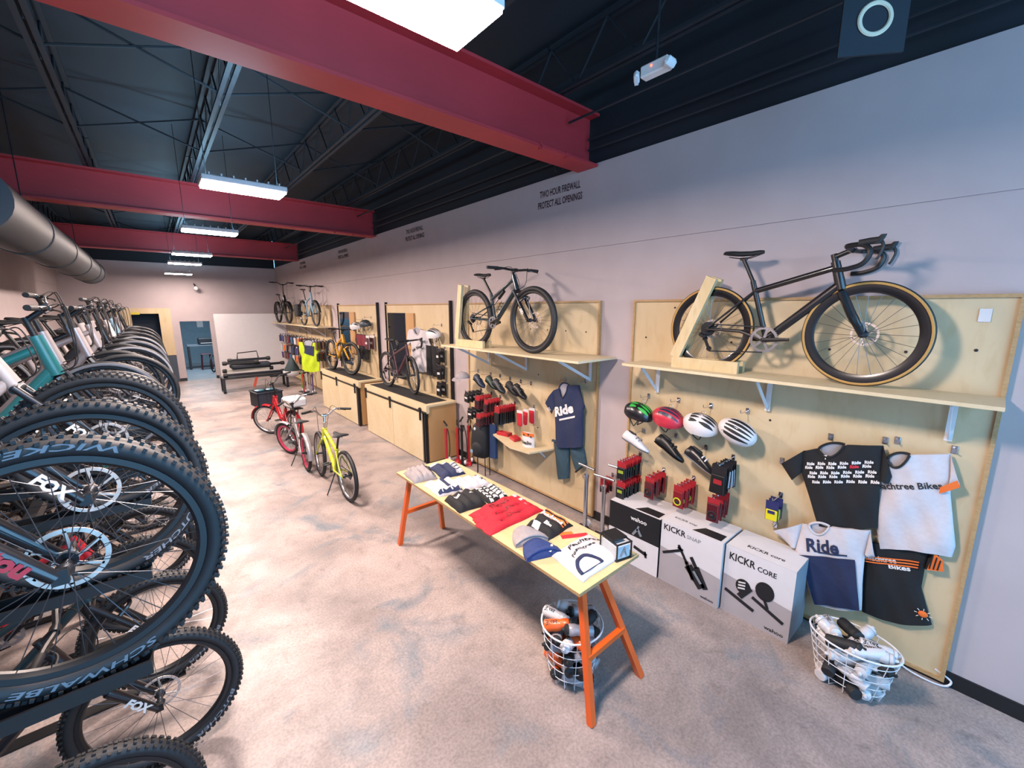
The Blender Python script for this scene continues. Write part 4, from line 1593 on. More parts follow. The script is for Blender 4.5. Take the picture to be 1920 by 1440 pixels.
basket('oval white wire basket of white bottles at the foot of the panel', (3.2, .345), .165, .235, .33, .72)
fill_basket((3.2, .345), .165, .235, .33, ('white', 'white', 'white', 'black', 'white'), 'at the foot of the panel', 'by the wall', (6, 7, 8, 8), 5, .03)
basket('round white wire basket of mixed bottles under the near end of the table', (1.875, 1.58), .2, .2, .4, .7)
fill_basket((1.875, 1.58), .2, .2, .4, ('grey', 'white', 'orange', 'grey', 'black'), 'under the near end of the table', 'under the table', (5, 6, 7, 8, 6), 9, .05)
for p in BP.values():
    drop_proto(p)
for p in (P_multi, P_red, P_redy, P_glove, P_glove2, P_bag):
    drop_proto(p)

# small things about the right-hand panel
tag(MB().box((0, 0, 0), (.05, .003, .075)).build('price_tag', WHT, None, 0, (W - .031, .07, 2.39), HANG), 'small white paper tag near the top right of the plywood panel', 'tag')
o = MB().tube(cat([(3.655, .28, .02), (3.62, .2, .06), (3.61, .08, .02), (3.63, -.06, .01), (3.66, -.1, .05), (3.655, -.02, .09)], 6), .006, 6).build('white_cable', WIRE)
tag(o, 'white cable loop on the baseboard beside the white bottle basket', 'cable')
# ---------------------------------------------------------------- second display: shoes, gloves, tee, shorts, small shelf, backpack
for k, (y, lab, up, so, z) in enumerate(((3.86, 'black cycling shoe, nearest end of the shoe row on the second panel', BLK, DGREY, 1.36), (4.06, 'black cycling shoe, second along the shoe row on the second panel', MATTE, DGREY, 1.36),
                                         (4.28, 'dark grey cycling shoe, third along the shoe row on the second panel', mat('shoe_charcoal', '#2b3038', .5), BLK, 1.37), (4.5, 'black and green cycling shoe, fourth along the shoe row on the second panel', mat('shoe_green', '#1d3a30', .5), BLK, 1.38),
                                         (4.72, 'navy cycling shoe, fifth along the shoe row on the second panel', mat('shoe_navy', '#20324a', .5), BLK, 1.38))):
    shoe(lab, y, z, 3.42 + .05 * (k % 2), up, so, (-.2, .32, HANG - .12), 'cycling shoes on the second panel', None, 1.05)
hook('steel peg hook with the grey cap at the far end of the second panel', 5.05, 1.5, .3, 'shoe hooks')
t = thing('peaked_hat', 'light grey cap hanging at the far end of the shoe row', 'hat', (3.37, 5.05, 1.435), HANG, None)
MB().ell((0, 0, 0), (.12, .1, .08), 16, 8, -.1, PI / 2).build('crown', GREYC, t)
MB().shell(8, 4, lambda u, v: V((-.1 + .2 * u, -.09 - .07 * v * math.sin(PI * (.15 + .7 * u)), -.01 - .03 * v)), lambda u, v: V((0, 0, -.004))).build('brim', GREYC, t)
P_r2 = pack_proto('accessory_package', 'package', 'x', 'x', CARDR, mat('blister_maroon', '#4a1620', .4), (.1, .19, .018), 'label', CARDK, .3, True)
P_g2 = pack_proto('glove_package', 'package', 'x', 'x', CARDR, BLK, (.11, .25, .014), 'fingers', None, .32, True)
P_rg = pack_proto('glove_package', 'package', 'x', 'x', CARDW, REDC, (.1, .2, .014), 'fingers', None, .15)
P_bk = pack_proto('accessory_package', 'package', 'x', 'x', CARDK, BLK, (.13, .16, .02), 'label', CARDW, .2)
for y, z, n, pr, lab, g in ((4.98, 1.22, 4, P_bk, 'black hanging pouch at the far end of the second panel, upper hook', 'black pouches on the upper hook'),
                            (4.72, 1.2, 5, P_r2, 'red and black package on the upper hook left of the gloves', 'red and black packages, far upper hook'),
                            (4.52, 1.18, 5, P_r2, 'red and black package on the upper hook nearer the gloves', 'red and black packages, near upper hook'),
                            (4.2, 1.15, 8, P_g2, 'black glove pair with red header under the black shoes', 'black gloves with red headers'),
                            (3.82, 1.16, 3, P_rg, 'red glove pair hanging alone left of the navy T-shirt', 'red gloves on the second panel'),
                            (4.9, .99, 4, P_bk, 'black hanging pouch at the far end of the second panel, lower hook', 'black pouches on the lower hook'),
                            (4.62, .97, 6, P_r2, 'red and black package on the lower hook above the backpack', 'red and black packages, lower hook')):
    x0 = 3.34 if n > 5 else 3.4
    fill_hook(pr, n, y, z, x0, 3.61, lab, g, .006, 'steel peg hook carrying the ' + g)
t, flat, Q = garment('t_shirt', 'navy T-shirt with white Ride lettering on the second panel', 't-shirt', 3.55,
                     ((3.30, .78), (2.91, .885), (2.98, 1.585), (3.38, 1.46), [(3.33, 1.02), (3.35, 1.263)], [(2.91, 1.1), (2.905, 1.344)], .01), NAVYC, None,
                     sleeves=(((3.375, 1.46), (3.345, 1.26), (3.40, 1.175), (3.50, 1.29)), ((2.98, 1.585), (2.91, 1.35), (2.895, 1.33), (2.885, 1.36))),
                     neck=((3.275, 1.51), (3.19, 1.405), (3.12, 1.565)), seed=.6)
letter('print', 'Ride', on_cloth(flat, (3.31, 1.165), .36), WTX, t, .105, .30, .05, .2)
MB().grid(8, 1, lambda u, v: flat(3.24 - u * .24, 1.125 + u * .088 + v * .022, .002)).build('print', WTX, t, 0)
letter('print', '///', on_cloth(flat, (3.455, 1.235), -.9), WTX, t, .05, .05, .02)
for y, z, n in ((3.285, 1.60, 'neck'), (2.975, 1.62, 'right shoulder'), (3.5, 1.31, 'left sleeve')):
    hook('steel peg hook at the ' + n + ' of the navy T-shirt', y, z, .12, 'garment hooks')
# shorts
t = thing('shorts', 'slate blue shorts hanging below the navy T-shirt', 'shorts', (3.60, 3.15, .8), HANG)


def leg(a, b, c, d, sd):
    q = [V((3.15 - p[0], 0, p[1] - .8)) for p in (a, b, c, d)]
    return lambda u, v: (q[0] * (1 - u) + q[1] * u).lerp(q[3] * (1 - u) + q[2] * u, v) + V((0, -.03 * math.sin(PI * min(.98, max(.02, u))) ** .5 - .008 + .006 * wob(u * .4, v * .4, 1, sd), 0))


m = MB()
m.shell(10, 14, leg((3.40, .83), (3.15, .84), (3.14, .42), (3.31, .35), 1), lambda u, v: V((0, .02, 0)))
m.shell(10, 14, leg((3.17, .83), (2.93, .86), (2.88, .67), (3.03, .53), 2), lambda u, v: V((0, .02, 0)))
m.build('fabric', TEALC, t, 70)
MB().bar((-.25, -.035, .035), (.22, -.035, .06), .025, .02, (0, 1, 0)).build('waistband', TEALC, t)
MB().tube([V((.13, -.03, -.26)), V((.265, -.03, -.125))], .011, 6).build('hem', BLKC, t)
hook('steel peg hook at the waist of the slate shorts', 3.36, .84, .07, 'garment hooks')
# small shelf
t = thing('small_shelf', 'small tapered plywood shelf with red boxes on the second panel', 'shelf', (W - .024, 3.95, .70), HANG)
MB().prism([(-.48, 0), (.52, 0), (.42, -.36), (.1, -.40), (-.47, -.22)], lambda a, b: V((a, b, 0)), lambda a, b: V((a, b, -.02))).build('board', PLYH, t, 0)
for u in (-.3, .35):
    MB().bar((u, -.01, -.16), (u, -.16, -.02), .02, .008, (1, 0, 0)).build('bracket', WIRE, t, 0)
tag(MB().box((0, 0, .022), (.2, .1, .044), None, .004).build('small_box', REDP, None, 0, (3.53, 4.28, .70), HANG + .2), 'flat red box at the far end of the small shelf', 'box')
tag(MB().box((0, 0, .02), (.16, .1, .04), MX.Rotation(.15, 3, 'X'), .004).build('small_box', REDP, None, 0, (3.5, 4.02, .704), HANG - .3), 'open red box in the middle of the small shelf', 'box')
t = thing('snack_pouch', 'white and orange pouch with dark lettering standing on the small shelf', 'pouch', (3.46, 3.72, .70), HANG + .2)
m = MB()
m.shell(10, 10, lambda u, v: V(((u - .5) * .2 * (1 - .12 * v), -.05 * math.sin(PI * u) * (1 - v * .8), .18 * v)), lambda u, v: V((0, .1 * math.sin(PI * u) * (1 - v * .8) + .003, 0)))
m.build('pouch_body', CARDW, t, 60)
MB().shell(8, 3, lambda u, v: V(((u - .5) * .18, -.022 * math.sin(PI * u) - .004, .135 + .045 * v)), lambda u, v: V((0, .003, 0))).build('top_band', ORGC, t, 60)
letter('print', 'dealio', lambda x, y: V((x, -.056 + abs(x) * .3, .04 + y)), BTX, t, .045, .15, .03, 0, True)
m = MB()
for k, (a, b_) in enumerate(((-.05, .15), (.02, .165), (.06, .14))):
    m.ell((a, -.03, b_), (.012, .008, .012), 8, 5)
m.build('print', BTX, t)
# backpack with dangling straps
t = thing('backpack', 'black backpack hanging left of the small shelf', 'bag', (3.45, 4.72, .55), HANG + .25)
rings = []
for z, w, d in ((-.27, .09, .05), (-.25, .13, .09), (-.1, .15, .11), (.08, .145, .1), (.2, .12, .08), (.26, .06, .04)):
    rings.append([V((w * math.copysign(abs(math.cos(a)) ** .7, math.cos(a)), d * math.copysign(abs(math.sin(a)) ** .7, math.sin(a)), z)) for a in [2 * PI * k / 22 for k in range(22)]])
MB().loft(rings).build('pack_body', BAG, t, 60)
m = MB()
m.ell((0, -.09, -.12), (.105, .05, .11), 14, 8)
m.build('front_pocket', BAG, t)
for s in (-1, 1):
    MB().tube(cat([(s * .05, .06, .24), (s * .08, .12, .1), (s * .08, .12, -.12), (s * .1, .05, -.25)], 5), .018, 6, sq=(1, .4)).build('shoulder_strap', BAG, t)
    MB().tube([V((s * .07, -.0, -.26)), V((s * .075, .0, -.62))], .009, 5, sq=(1, .4)).build('dangling_strap', MATTE, t)
    MB().tube([V((s * .11, .05, -.24)), V((s * .115, .06, -.7))], .009, 5, sq=(1, .4)).build('dangling_strap', MATTE, t)
MB().torus((0, .02, .29), .03, .006, .006, 16, 6, 'y').build('haul_loop', MATTE, t)
MB().box((-.06, -.145, -.15), (.045, .004, .045)).build('patch', SKYB, t, 0)
MB().ell((-.045, -.085, .17), (.02, .012, .024), 10, 6).build('badge', WHT, t)
hook('steel peg hook carrying the black backpack', 4.74, .88, .26, 'bag hooks')
tag(MB().shell(8, 12, lambda u, v: V(((u - .5) * .16, -.03 * math.sin(PI * u), -.5 * v)), lambda u, v: V((0, .04, 0))).build('denim_bag', JEANS, None, 60, (3.52, 4.55, .80), HANG), 'denim blue bag hanging behind the black backpack', 'bag')


# ---- floor pumps
def pump(label, x, y, body, metal, group, yaw=0, h=.66, name='floor_pump', hm=None, k=1):
    t = thing(name, label, 'pump', (x, y, 0), yaw, group)
    m = MB()
    m.box((0, 0, .012), (.22, .09, .02), None, .008)
    m.lathe([(.05, .02), (.04, .035), (.02, .05)], (0, 0, 0), 'z', 14)
    m.build('base', body, t, 40)
    MB().lathe([(.018 * k, .03), (.019 * k, .05), (.019 * k, h - .12), (.022 * k, h - .12), (.022 * k, h - .09), (.012, h - .09)], (0, 0, 0), 'z', 14).build('barrel', metal, t, 40)
    MB().tube([V((0, 0, h - .1)), V((0, 0, h))], .006, 8).build('rod', STEEL, t)
    MB().tube([V((-.12, 0, h)), V((.12, 0, h))], .014, 10).build('handle', hm or MATTE, t)
    MB().lathe([(.0, -.02), (.035, -.018), (.035, .012), (.0, .014)], (.0, -.045, .07), 'y', 16).build('gauge', WHT, t, 40)
    MB().tube(cat([(0, -.03, .05), (.06, -.07, .2), (.05, -.06, .45), (.03, -.03, h - .1), (.02, -.02, h - .2)], 6), .006, 6).build('hose', MATTE, t)
    return t


PG = 'floor pumps standing by the cabinet end'
pump('red floor pump nearest the cabinet end', 3.3, 5.45, REDP, REDP, PG, 1.2)
pump('red floor pump standing in the middle beside the cabinet', 3.47, 5.38, REDP, REDP, PG, 1.0)
pump('red floor pump nearest the second panel', 3.56, 5.2, REDP, REDP, PG, .9, .72)
pump('black floor pump in front of the red pumps', 3.42, 5.18, BLK, BLK, PG, .8, .76)
CG = 'chrome floor pumps beside the trainer boxes'
pump('silver floor pump farthest from the black carton', 3.4, 2.72, DGREY, STEEL, CG, 1.45, .74, 'floor_pump', STEEL, 1.25)
pump('silver floor pump nearest the table, left of the black carton', 3.42, 2.5, DGREY, STEEL, CG, 1.65, .68, 'floor_pump', STEEL, 1.2)
pump('silver floor pump closest to the black and white carton', 3.50, 2.38, BLK, STEEL, CG, 1.6, .8, 'floor_pump', STEEL, 1.25)
P_c = pack_proto('accessory_package', 'package', 'x', 'x', CARDR, CARDK, (.09, .16, .015), None, None, .5)
fill_hook(P_c, 3, 2.56, .62, 3.5, 3.6, 'small red package hanging behind the silver floor pumps', 'red packages behind the silver pumps', .004, 'steel peg hook behind the silver floor pumps')


# ---------------------------------------------------------------- barn-door cabinets with bikes on top
def counter(label, y1, y0, x0, h):
    t = thing('barn_door_cabinet', label, 'cabinet', (W - .07, (y0 + y1) / 2, 0), HANG, 'barn-door cabinets')
    w, d = y1 - y0, W - .07 - x0
    MB().span((-w / 2, -d + .05, .02), (w / 2, 0, h - .03)).build('carcass', PLYORANGE, t, 0)
    MB().span((-w / 2 - .02, -d, h - .03), (w / 2 + .02, 0, h)).build('worktop', PLYH, t, 0)
    MB().span((-w / 2 - .02, -d, h - .13), (w / 2 + .02, -d + .05, h - .03)).build('fascia', PLYH, t, 0)
    MB().span((-w / 2 - .01, -d - .022, h - .125), (w / 2 + .03, -d - .010, h - .10)).build('door_rail', BLK, t, 0)
    for i, (a, b_) in enumerate(((-w / 2 + .02, -.0), (.012, w / 2 - .13))):
        dr = MB().span((a, -d - .004, .015), (b_, -d + .03, h - .14)).build('door', PLYH, t, 0)
        for u in ((b_ - .03,) if i else (a + .03, b_ - .06)):
            MB().span((u - .012, -d - .03, h - .26), (u + .012, -d - .006, h - .09)).lathe([(.03, -.012), (.03, .012)], (u, -d - .02, h - .085), 'y', 14).build('roller_hanger', BLK, dr, 0)
    MB().span((w / 2 - .105, -d - .006, .0), (w / 2 - .08, -d + .04, h - .14)).build('black_stile', BLK, t, 0)
    MB().span((w / 2 - .045, -d - .01, .0), (w / 2 - .02, -d + .04, h - .14)).build('black_stile', BLK, t, 0)
    return t


def backpanel(label, y1, y0, ym1, ym0, group):
    t = panel(label, y1, y0, .05, 2.49, group)
    c = (y0 + y1) / 2
    MB().span((c - ym1, -.034, 1.0), (c - ym0, -.026, 2.29)).build('dark_mirror', MIRB, t, 0)
    MB().span((c - ym0, -.06, 1.3), (c - ym0 + .32, -.026, 2.29)).build('plywood_slab', PLYORANGE, t, 0)
    MB().span((c - y1 - .02, -.05, -.05), (c - y1, 0, 2.5)).build('edge_batten', BLK, t, 0)
    MB().span((c - y0 + .02, -.06, -.05), (c - y0 + .045, 0, 2.5)).build('edge_trim', BLK, t, 0)
    return t


counter('nearer plywood barn-door cabinet under the dark gravel bike', 8.03, 5.62, 3.06, .95)
backpanel('plywood panel with dark mirror behind the dark gravel bike', 8.2, 5.80, 8.14, 7.3, 'plywood panels above the cabinets')
counter('farther plywood barn-door cabinet under the yellow mountain bike', 10.88, 8.42, 3.06, .95)
backpanel('plywood panel with dark mirror behind the yellow mountain bike', 11.08, 8.66, 11.0, 10.25, 'plywood panels above the cabinets')
for y0, y1, nm in ((5.72, 7.95, 'dark gravel bike'), (8.55, 10.8, 'yellow mountain bike')):
    tag(MB().span((3.12, y0, .95), (3.5, y1, .955)).build('rubber_mat', MATTE, None, 0), 'black rubber mat on the cabinet under the ' + nm, 'mat')
bike('gravel_bicycle', 'dark plum gravel bike with drop bars on the nearer cabinet', 'bicycle',
     {**ROAD, 'side': None, 'tw': .04, 'th': .019, 'fm': PURP, 'forkm': BLACKF, 'rimd': .03, 'seg': 56, 'ht': (.78, .85), 'hb': (.83, .66), 'tth': (.79, .82), 'tt': (.315, .64), 'bar': (.87, .92), 'wb': 1.0, 'steer': -12, 'crank': -10}, (3.31, 7.52, .955), HANG + .03)
bike('mountain_bicycle', 'yellow mountain bike with black fork on the farther cabinet', 'bicycle',
     {**MTB, 'fm': AMBER, 'forkm': AMBER, 'fat': 1.6, 'steer': 10, 'wb': 1.15, 'crank': 30, 'shock': ((.55, .7), (.42, .56)), 'ssj': (.4, .56), 'bar': (.82, 1.0), 'barw': .34}, (3.23, 10.5, .955), HANG + .03)
# goods on the two cabinet panels
helmet('white and black helmet above the bib shorts on the nearer cabinet panel', 6.06, 2.0, 3.5, WHT, MATTE, (.15, .1, 0), .2, 'helmets above the cabinets', 0)
helmet('white helmet with dark vents on the farther cabinet panel', 9.5, 2.02, 3.5, WHT, MATTE, (.25, .0, 0), .5, 'helmets above the cabinets', 1)
helmet('small dark helmet at the right of the farther cabinet panel', 9.0, 2.08, 3.52, mat('helmet_slate', '#2c3b46', .5), MATTE, (.1, .0, 0), .3, 'helmets above the cabinets', 1)
t, flat, Q = garment('cycling_jersey', 'white jersey with small dark marks on the nearer cabinet panel', 'jersey', 3.6,
                     ((7.05, 1.32), (6.5, 1.32), (6.45, 2.05), (7.1, 2.05), [(7.05, 1.7)], [(6.5, 1.7)], .02), WHTC, 'jerseys above the cabinets', seed=5.,
                     sleeves=(((7.1, 2.05), (7.05, 1.82), (7.13, 1.75), (7.2, 1.8)), ((6.45, 2.05), (6.5, 1.82), (6.38, 1.75), (6.32, 1.8))), neck=((6.9, 2.06), (6.78, 1.96), (6.66, 2.06)))
letter('print', 'Ride Bikes', on_cloth(flat, (6.95, 1.64), .35), BTX, t, .05, .34, .02)
t = thing('bib_shorts', 'black bib shorts in the middle of the nearer cabinet panel', 'shorts', (3.6, 6.3, 1.5), HANG)
m = MB()
for s_ in (-1, 1):
    def lg(u, v, s_=s_):
        a, b = (s_ * .19, 0) if s_ > 0 else (0, .19)
        xt = (-.18 + .18 * (s_ > 0)) + .18 * u
        xb = (-.19 if s_ < 0 else .03) + .16 * u
        return V((xt + (xb - xt) * v, -.035 * math.sin(PI * min(.98, max(.02, u))) ** .5 - .01 + .004 * wob(u, v, 1, s_), .3 - .52 * v))
    m.shell(9, 12, lg, lambda u, v: V((0, .025, 0)))
m.build('fabric', BLKC, t, 70)
for s_ in (-1, 1):
    MB().tube(cat([(s_ * .12, -.02, .29), (s_ * .1, -.02, .42), (s_ * .03, 0, .5)], 4), .014, 6, sq=(1, .4)).build('bib_strap', WHTC, t)
t, flat, Q = garment('cycling_jersey', 'black and maroon jersey on the farther cabinet panel', 'jersey', 3.58,
                     ((9.62, 1.3), (9.1, 1.3), (9.08, 1.85), (9.66, 1.85), [(9.6, 1.6)], [(9.1, 1.6)], .02), BLKC, 'jerseys above the cabinets', seed=7.,
                     sleeves=(((9.66, 1.85), (9.6, 1.68), (9.7, 1.6), (9.78, 1.66)), ((9.08, 1.85), (9.1, 1.68), (9.02, 1.6), (8.96, 1.66))))
cloth_patch('maroon_yoke', t, flat, ((9.62, 1.6), (9.12, 1.6), (9.1, 1.84), (9.64, 1.84)), mat('maroon_cloth', '#8a2034', .85), 8, .003)
P_k = pack_proto('glove_package', 'package', 'x', 'x', CARDK, BLK, (.13, .24, .02), 'label', CARDW, .2)
fill_hook(P_k, 2, 5.98, 1.78, 3.52, 3.6, 'black gloves hanging under the helmet on the nearer cabinet panel', 'black gloves under the cabinet helmet', .01, 'steel peg hook with black gloves, nearer cabinet panel')
fill_hook(P_k, 2, 5.97, 1.5, 3.52, 3.6, 'black accessory hanging at the right edge of the nearer cabinet panel', 'black accessories, middle hook', .01, 'steel peg hook with black accessories, nearer cabinet panel')
fill_hook(P_k, 2, 5.97, 1.22, 3.52, 3.6, 'black accessory hanging lowest at the right of the nearer cabinet panel', 'black accessories, lowest hook', .01, 'steel peg hook with the lowest accessories, nearer cabinet panel')
P_m = pack_proto('accessory_package', 'package', 'x', 'x', CARDW, mat('blister_brown', '#5d2430', .5), (.2, .3, .03), 'label', CARDW, .15)
fill_hook(P_m, 2, 8.88, 1.85, 3.5, 3.6, 'maroon and white gloves at the right of the farther cabinet panel', 'maroon gloves on the farther cabinet panel', .01, 'steel peg hook with maroon gloves, farther cabinet panel')

# ---------------------------------------------------------------- last display: shelf with two bikes, crowded pegs
panel('first plywood panel of the far display, beyond the yellow mountain bike', 14.15, 11.72, group='plywood display panels')
panel('last plywood panel of the far display, next to the white partition', 16.6, 14.2, group='plywood display panels')
shelf('long plywood shelf carrying two bikes at the far display', 16.9, 11.4, 3.2, 1.95, (16.4, 15.0, 13.6, 12.2), 'plywood bike shelves')
bike('electric_bicycle', 'black electric bike with high bars at the far end of the long shelf', 'bicycle',
     {**MTB, 'R': .34, 'tw': .07, 'fork': 'rigid', 'fm': BLACKF, 'bladr': .028, 'fat': 1.9, 'bar': (.76, 1.22), 'barw': .36, 'spacer': .1, 'rise': .07, 'back': .1, 'seg': 40, 'ns': 18, 'wb': 1.1, 'fender': BLK}, (3.28, 15.9, 1.95), HANG + .05)
e = bike('city_bicycle', 'sky blue city bike with black rear bag on the long shelf', 'bicycle',
         {**ROAD, 'side': None, 'tw': .042, 'th': .02, 'rimd': .02, 'bart': 'flat', 'fm': SKYB, 'bar': (.80, 1.05), 'barw': .34, 'ht': (.76, .9), 'tth': (.77, .8), 'saddle': (.17, 1.0), 'seg': 40, 'ns': 18, 'fender': BLK, 'wb': 1.05, 'rotor': 0}, (3.3, 12.95, 1.95), HANG + .03)
MB().box((-.02, -.14, .42), (.3, .12, .34), None, .03).build('pannier_bag', BAG, e, 40)
MB().span((-.22, -.06, .70), (.16, .06, .712)).bar((-.02, -.06, .70), (0, -.08, .34), .01, .01).build('rear_rack', BLK, e, 0)

protos = []
CK = [('navy', mat('sock_navy', '#2c4166', .7)), ('black', CARDK), ('white', CARDW), ('maroon', mat('pack_maroon', '#7d2336', .6)), ('purple', mat('pack_purple', '#4a3a86', .6)), ('grey', mat('pack_grey', '#8d8f98', .6)), ('orange', ORGC), ('blue', mat('pack_blue', '#3f78a8', .6)), ('brown', mat('pack_brown', '#7b5a48', .6))]
for nm, mm in CK:
    protos.append((nm, pack_proto('accessory_package', 'package', 'x', 'x', CARDW if nm in ('purple', 'orange') else CARDK, mm, (.15, .25, .035), None, None, .12)))
rr = random.Random(4)
NUM = ['one', 'two', 'three', 'four', 'five', 'six', 'seven', 'eight', 'nine', 'ten', 'eleven', 'twelve']
for row, (z, lab) in enumerate(((1.55, 'top'), (1.24, 'second'), (.98, 'third'))):
    for k in range(12 if row < 2 else 10):
        y = 16.3 - k * .38 - (.1 if row else 0)
        if row == 2 and 12.0 < y < 13.3:
            continue
        nm, pr = protos[(k * 4 + row * 2) % len(protos)]
        g = '%s packages, %s row of the far display, peg %s' % (nm, lab, NUM[k])
        fill_hook(pr, 4, y, z, 3.36, 3.6, '%s package on the %s row of the far display, peg %s from the partition' % (nm, lab, NUM[k]), g, .02,
                  'steel peg hook, %s row of the far display, %s from the partition' % (lab, ['first', 'second', 'third', 'fourth', 'fifth', 'sixth', 'seventh', 'eighth', 'ninth', 'tenth', 'eleventh', 'twelfth'][k]))
t, flat, Q = garment('safety_vest', 'neon yellow vest hanging at the near end of the far display', 'vest', 3.2,
                     ((12.75, .72), (12.1, .72), (12.05, 1.5), (12.8, 1.5), [(12.74, 1.1)], [(12.1, 1.1)], .05), HIVIS, None, seed=8., neck=((12.6, 1.5), (12.45, 1.28), (12.25, 1.5)), pieces=(BLKC,), amp=.02)
t.rotation_euler.z = HANG + .5
t.location.x = 3.24
cloth_patch('dark_panel', t, flat, ((12.6, 1.2), (12.25, 1.12), (12.2, 1.4), (12.55, 1.42)), NAVYC, 6, .004)
hook('long steel peg hook carrying the neon yellow vest', 12.43, 1.55, .5, 'garment hooks')
for k, (x, y, c, n) in enumerate(((3.16, 13.2, mat('pump_green', '#4fae4a', .4), 'green'), (3.25, 13.0, mat('pump_white', '#e6e3e6', .4), 'white'), (3.33, 12.75, mat('pump_violet', '#6a4aa0', .4), 'violet'), (3.22, 12.6, mat('pump_silver', '#a9adb8', .3, .8), 'silver'), (3.12, 12.9, REDP, 'red'))):
    pump(n + ' floor pump in the cluster at the foot of the far display', x, y, DGREY, c, 'floor pumps at the far display', .4 * k, .66)
# infant seat / trailer hung low at the far end
t = thing('child_carrier', 'dark child bike seat with pale shell below the far display', 'seat', (3.2, 14.2, .5), HANG)
MB().loft([[V((w * math.cos(a), -.05 + d * math.sin(a), z)) for a in [2 * PI * k / 14 for k in range(14)]] for z, w, d in ((-.12, .12, .16), (-.02, .2, .22), (.1, .22, .2), (.3, .2, .09), (.42, .12, .05))]).build('padding', mat('seat_fabric', '#33474a', .8), t, 60)
MB().loft([[V((w * math.cos(a), -.07 + d * math.sin(a), z)) for a in [2 * PI * k / 14 for k in range(14)]] for z, w, d in ((-.16, .1, .14), (-.1, .19, .21), (-.02, .225, .25), (.02, .22, .24))]).build('seat_shell', WHT, t, 60)
for pr in (P_r2, P_g2, P_rg, P_bk, P_c, P_k, P_m):
    drop_proto(pr)
for nm, pr in protos:
    drop_proto(pr)
# ---------------------------------------------------------------- trestle table with folded clothing
TX0, TX1, TY0, TY1, TZ = 1.71, 2.325, 1.39, 3.80, .79
t = thing('trestle_table', 'long birch plywood table on orange steel trestles', 'table', ((TX0 + TX1) / 2, (TY0 + TY1) / 2, 0))
cx, cy = (TX0 + TX1) / 2, (TY0 + TY1) / 2
MB().span((TX0 - cx, TY0 - cy, TZ - .022), (TX1 - cx, TY1 - cy, TZ)).build('table_top', plywood('table_ply', '#e0cd9f', '#d6c08c', '#ccb47c', (.7, .22, .7)), t, 0)
m = MB()
m.span((TX0 - cx - .0005, TY0 - cy - .0005, TZ - .022), (TX0 - cx, TY1 - cy, TZ - .001)).span((TX0 - cx, TY0 - cy - .0006, TZ - .022), (TX1 - cx, TY0 - cy, TZ - .001))
m.build('edge_ply', PLYEDGE, t, 0)
for yy, xl, xr in ((1.45, 1.80, 1.98), (3.68, 1.80, 2.1)):
    s0 = -.19 if yy < 2 else .10
    yf = yy + s0 - cy
    tr = MB().span((1.75 - cx, yy - cy - .03, TZ - .06), (2.28 - cx, yy - cy + .03, TZ - .022)).build('trestle', ORG, t, 0)
    for xf0, xt in ((1.70, xl), (2.215, xr)):
        MB().bar((xf0 - cx, yf, .0), (xt - cx, yy - cy, TZ - .03), .04, .04, (0, 1, 0)).build('leg', ORG, tr, 0)
    k = .46
    MB().bar((1.70 + (xl - 1.70) * k - cx, yf + (yy - cy - yf) * k, TZ * k), (2.215 + (xr - 2.215) * k - cx, yf + (yy - cy - yf) * k, TZ * k), .036, .036, (0, 0, 1)).build('cross_bar', ORG, tr, 0)


def folded(name, label, cat_, poly, m, h=.035, seed=0., group=None, z=TZ, folds=3, n=18):
    """soft folded cloth: quad outline on the table, pillow top with creases"""
    cx_ = sum(p[0] for p in poly) / 4
    cy_ = sum(p[1] for p in poly) / 4
    t = thing(name, label, cat_, (cx_, cy_, z), 0, group)
    q = [V((p[0] - cx_, p[1] - cy_, 0)) for p in poly]

    def fn(u, v):
        p = (q[0] * (1 - u) + q[1] * u).lerp(q[3] * (1 - u) + q[2] * u, v)
        e = min(1, 7 * min(u, 1 - u)) * min(1, 7 * min(v, 1 - v))
        p = p + V((wob(u * .5, v * .3, 1, seed), wob(v * .5, u * .3, 1, seed + 2), 0)) * .008
        return p + V((0, 0, .006 + h * e ** .5 * (.8 + .2 * math.cos(folds * 2 * PI * u + seed)) + .004 * wob(u, v, 1, seed) * e))
    MB().shell(n, n, fn, lambda u, v: V((0, 0, -fn(u, v).z + .001))).build('cloth', m, t, 70)
    top = lambda u, v, k=.002: fn(u, v) + V((0, 0, k))
    return t, top


def fpatch(t, top, name, u0, u1, v0, v1, m, n=8, k=.002):
    MB().grid(n, n, lambda u, v: top(u0 + (u1 - u0) * u, v0 + (v1 - v0) * v, k)).build(name, m, t, 70)


def fprint(t, top, s, o, du, dv, m, bold=.03, shear=.1, k=.003):
    """lettering on folded cloth: o = (u,v) start, du = (u,v) advance over the whole word, dv = (u,v) cap height"""
    vs, fs, w = txt(s, bold, shear)
    b = MB().add([top(o[0] + du[0] * x / w + dv[0] * y, o[1] + du[1] * x / w + dv[1] * y, k) for x, y in vs], fs)
    return b.build('print', m, t, 0)


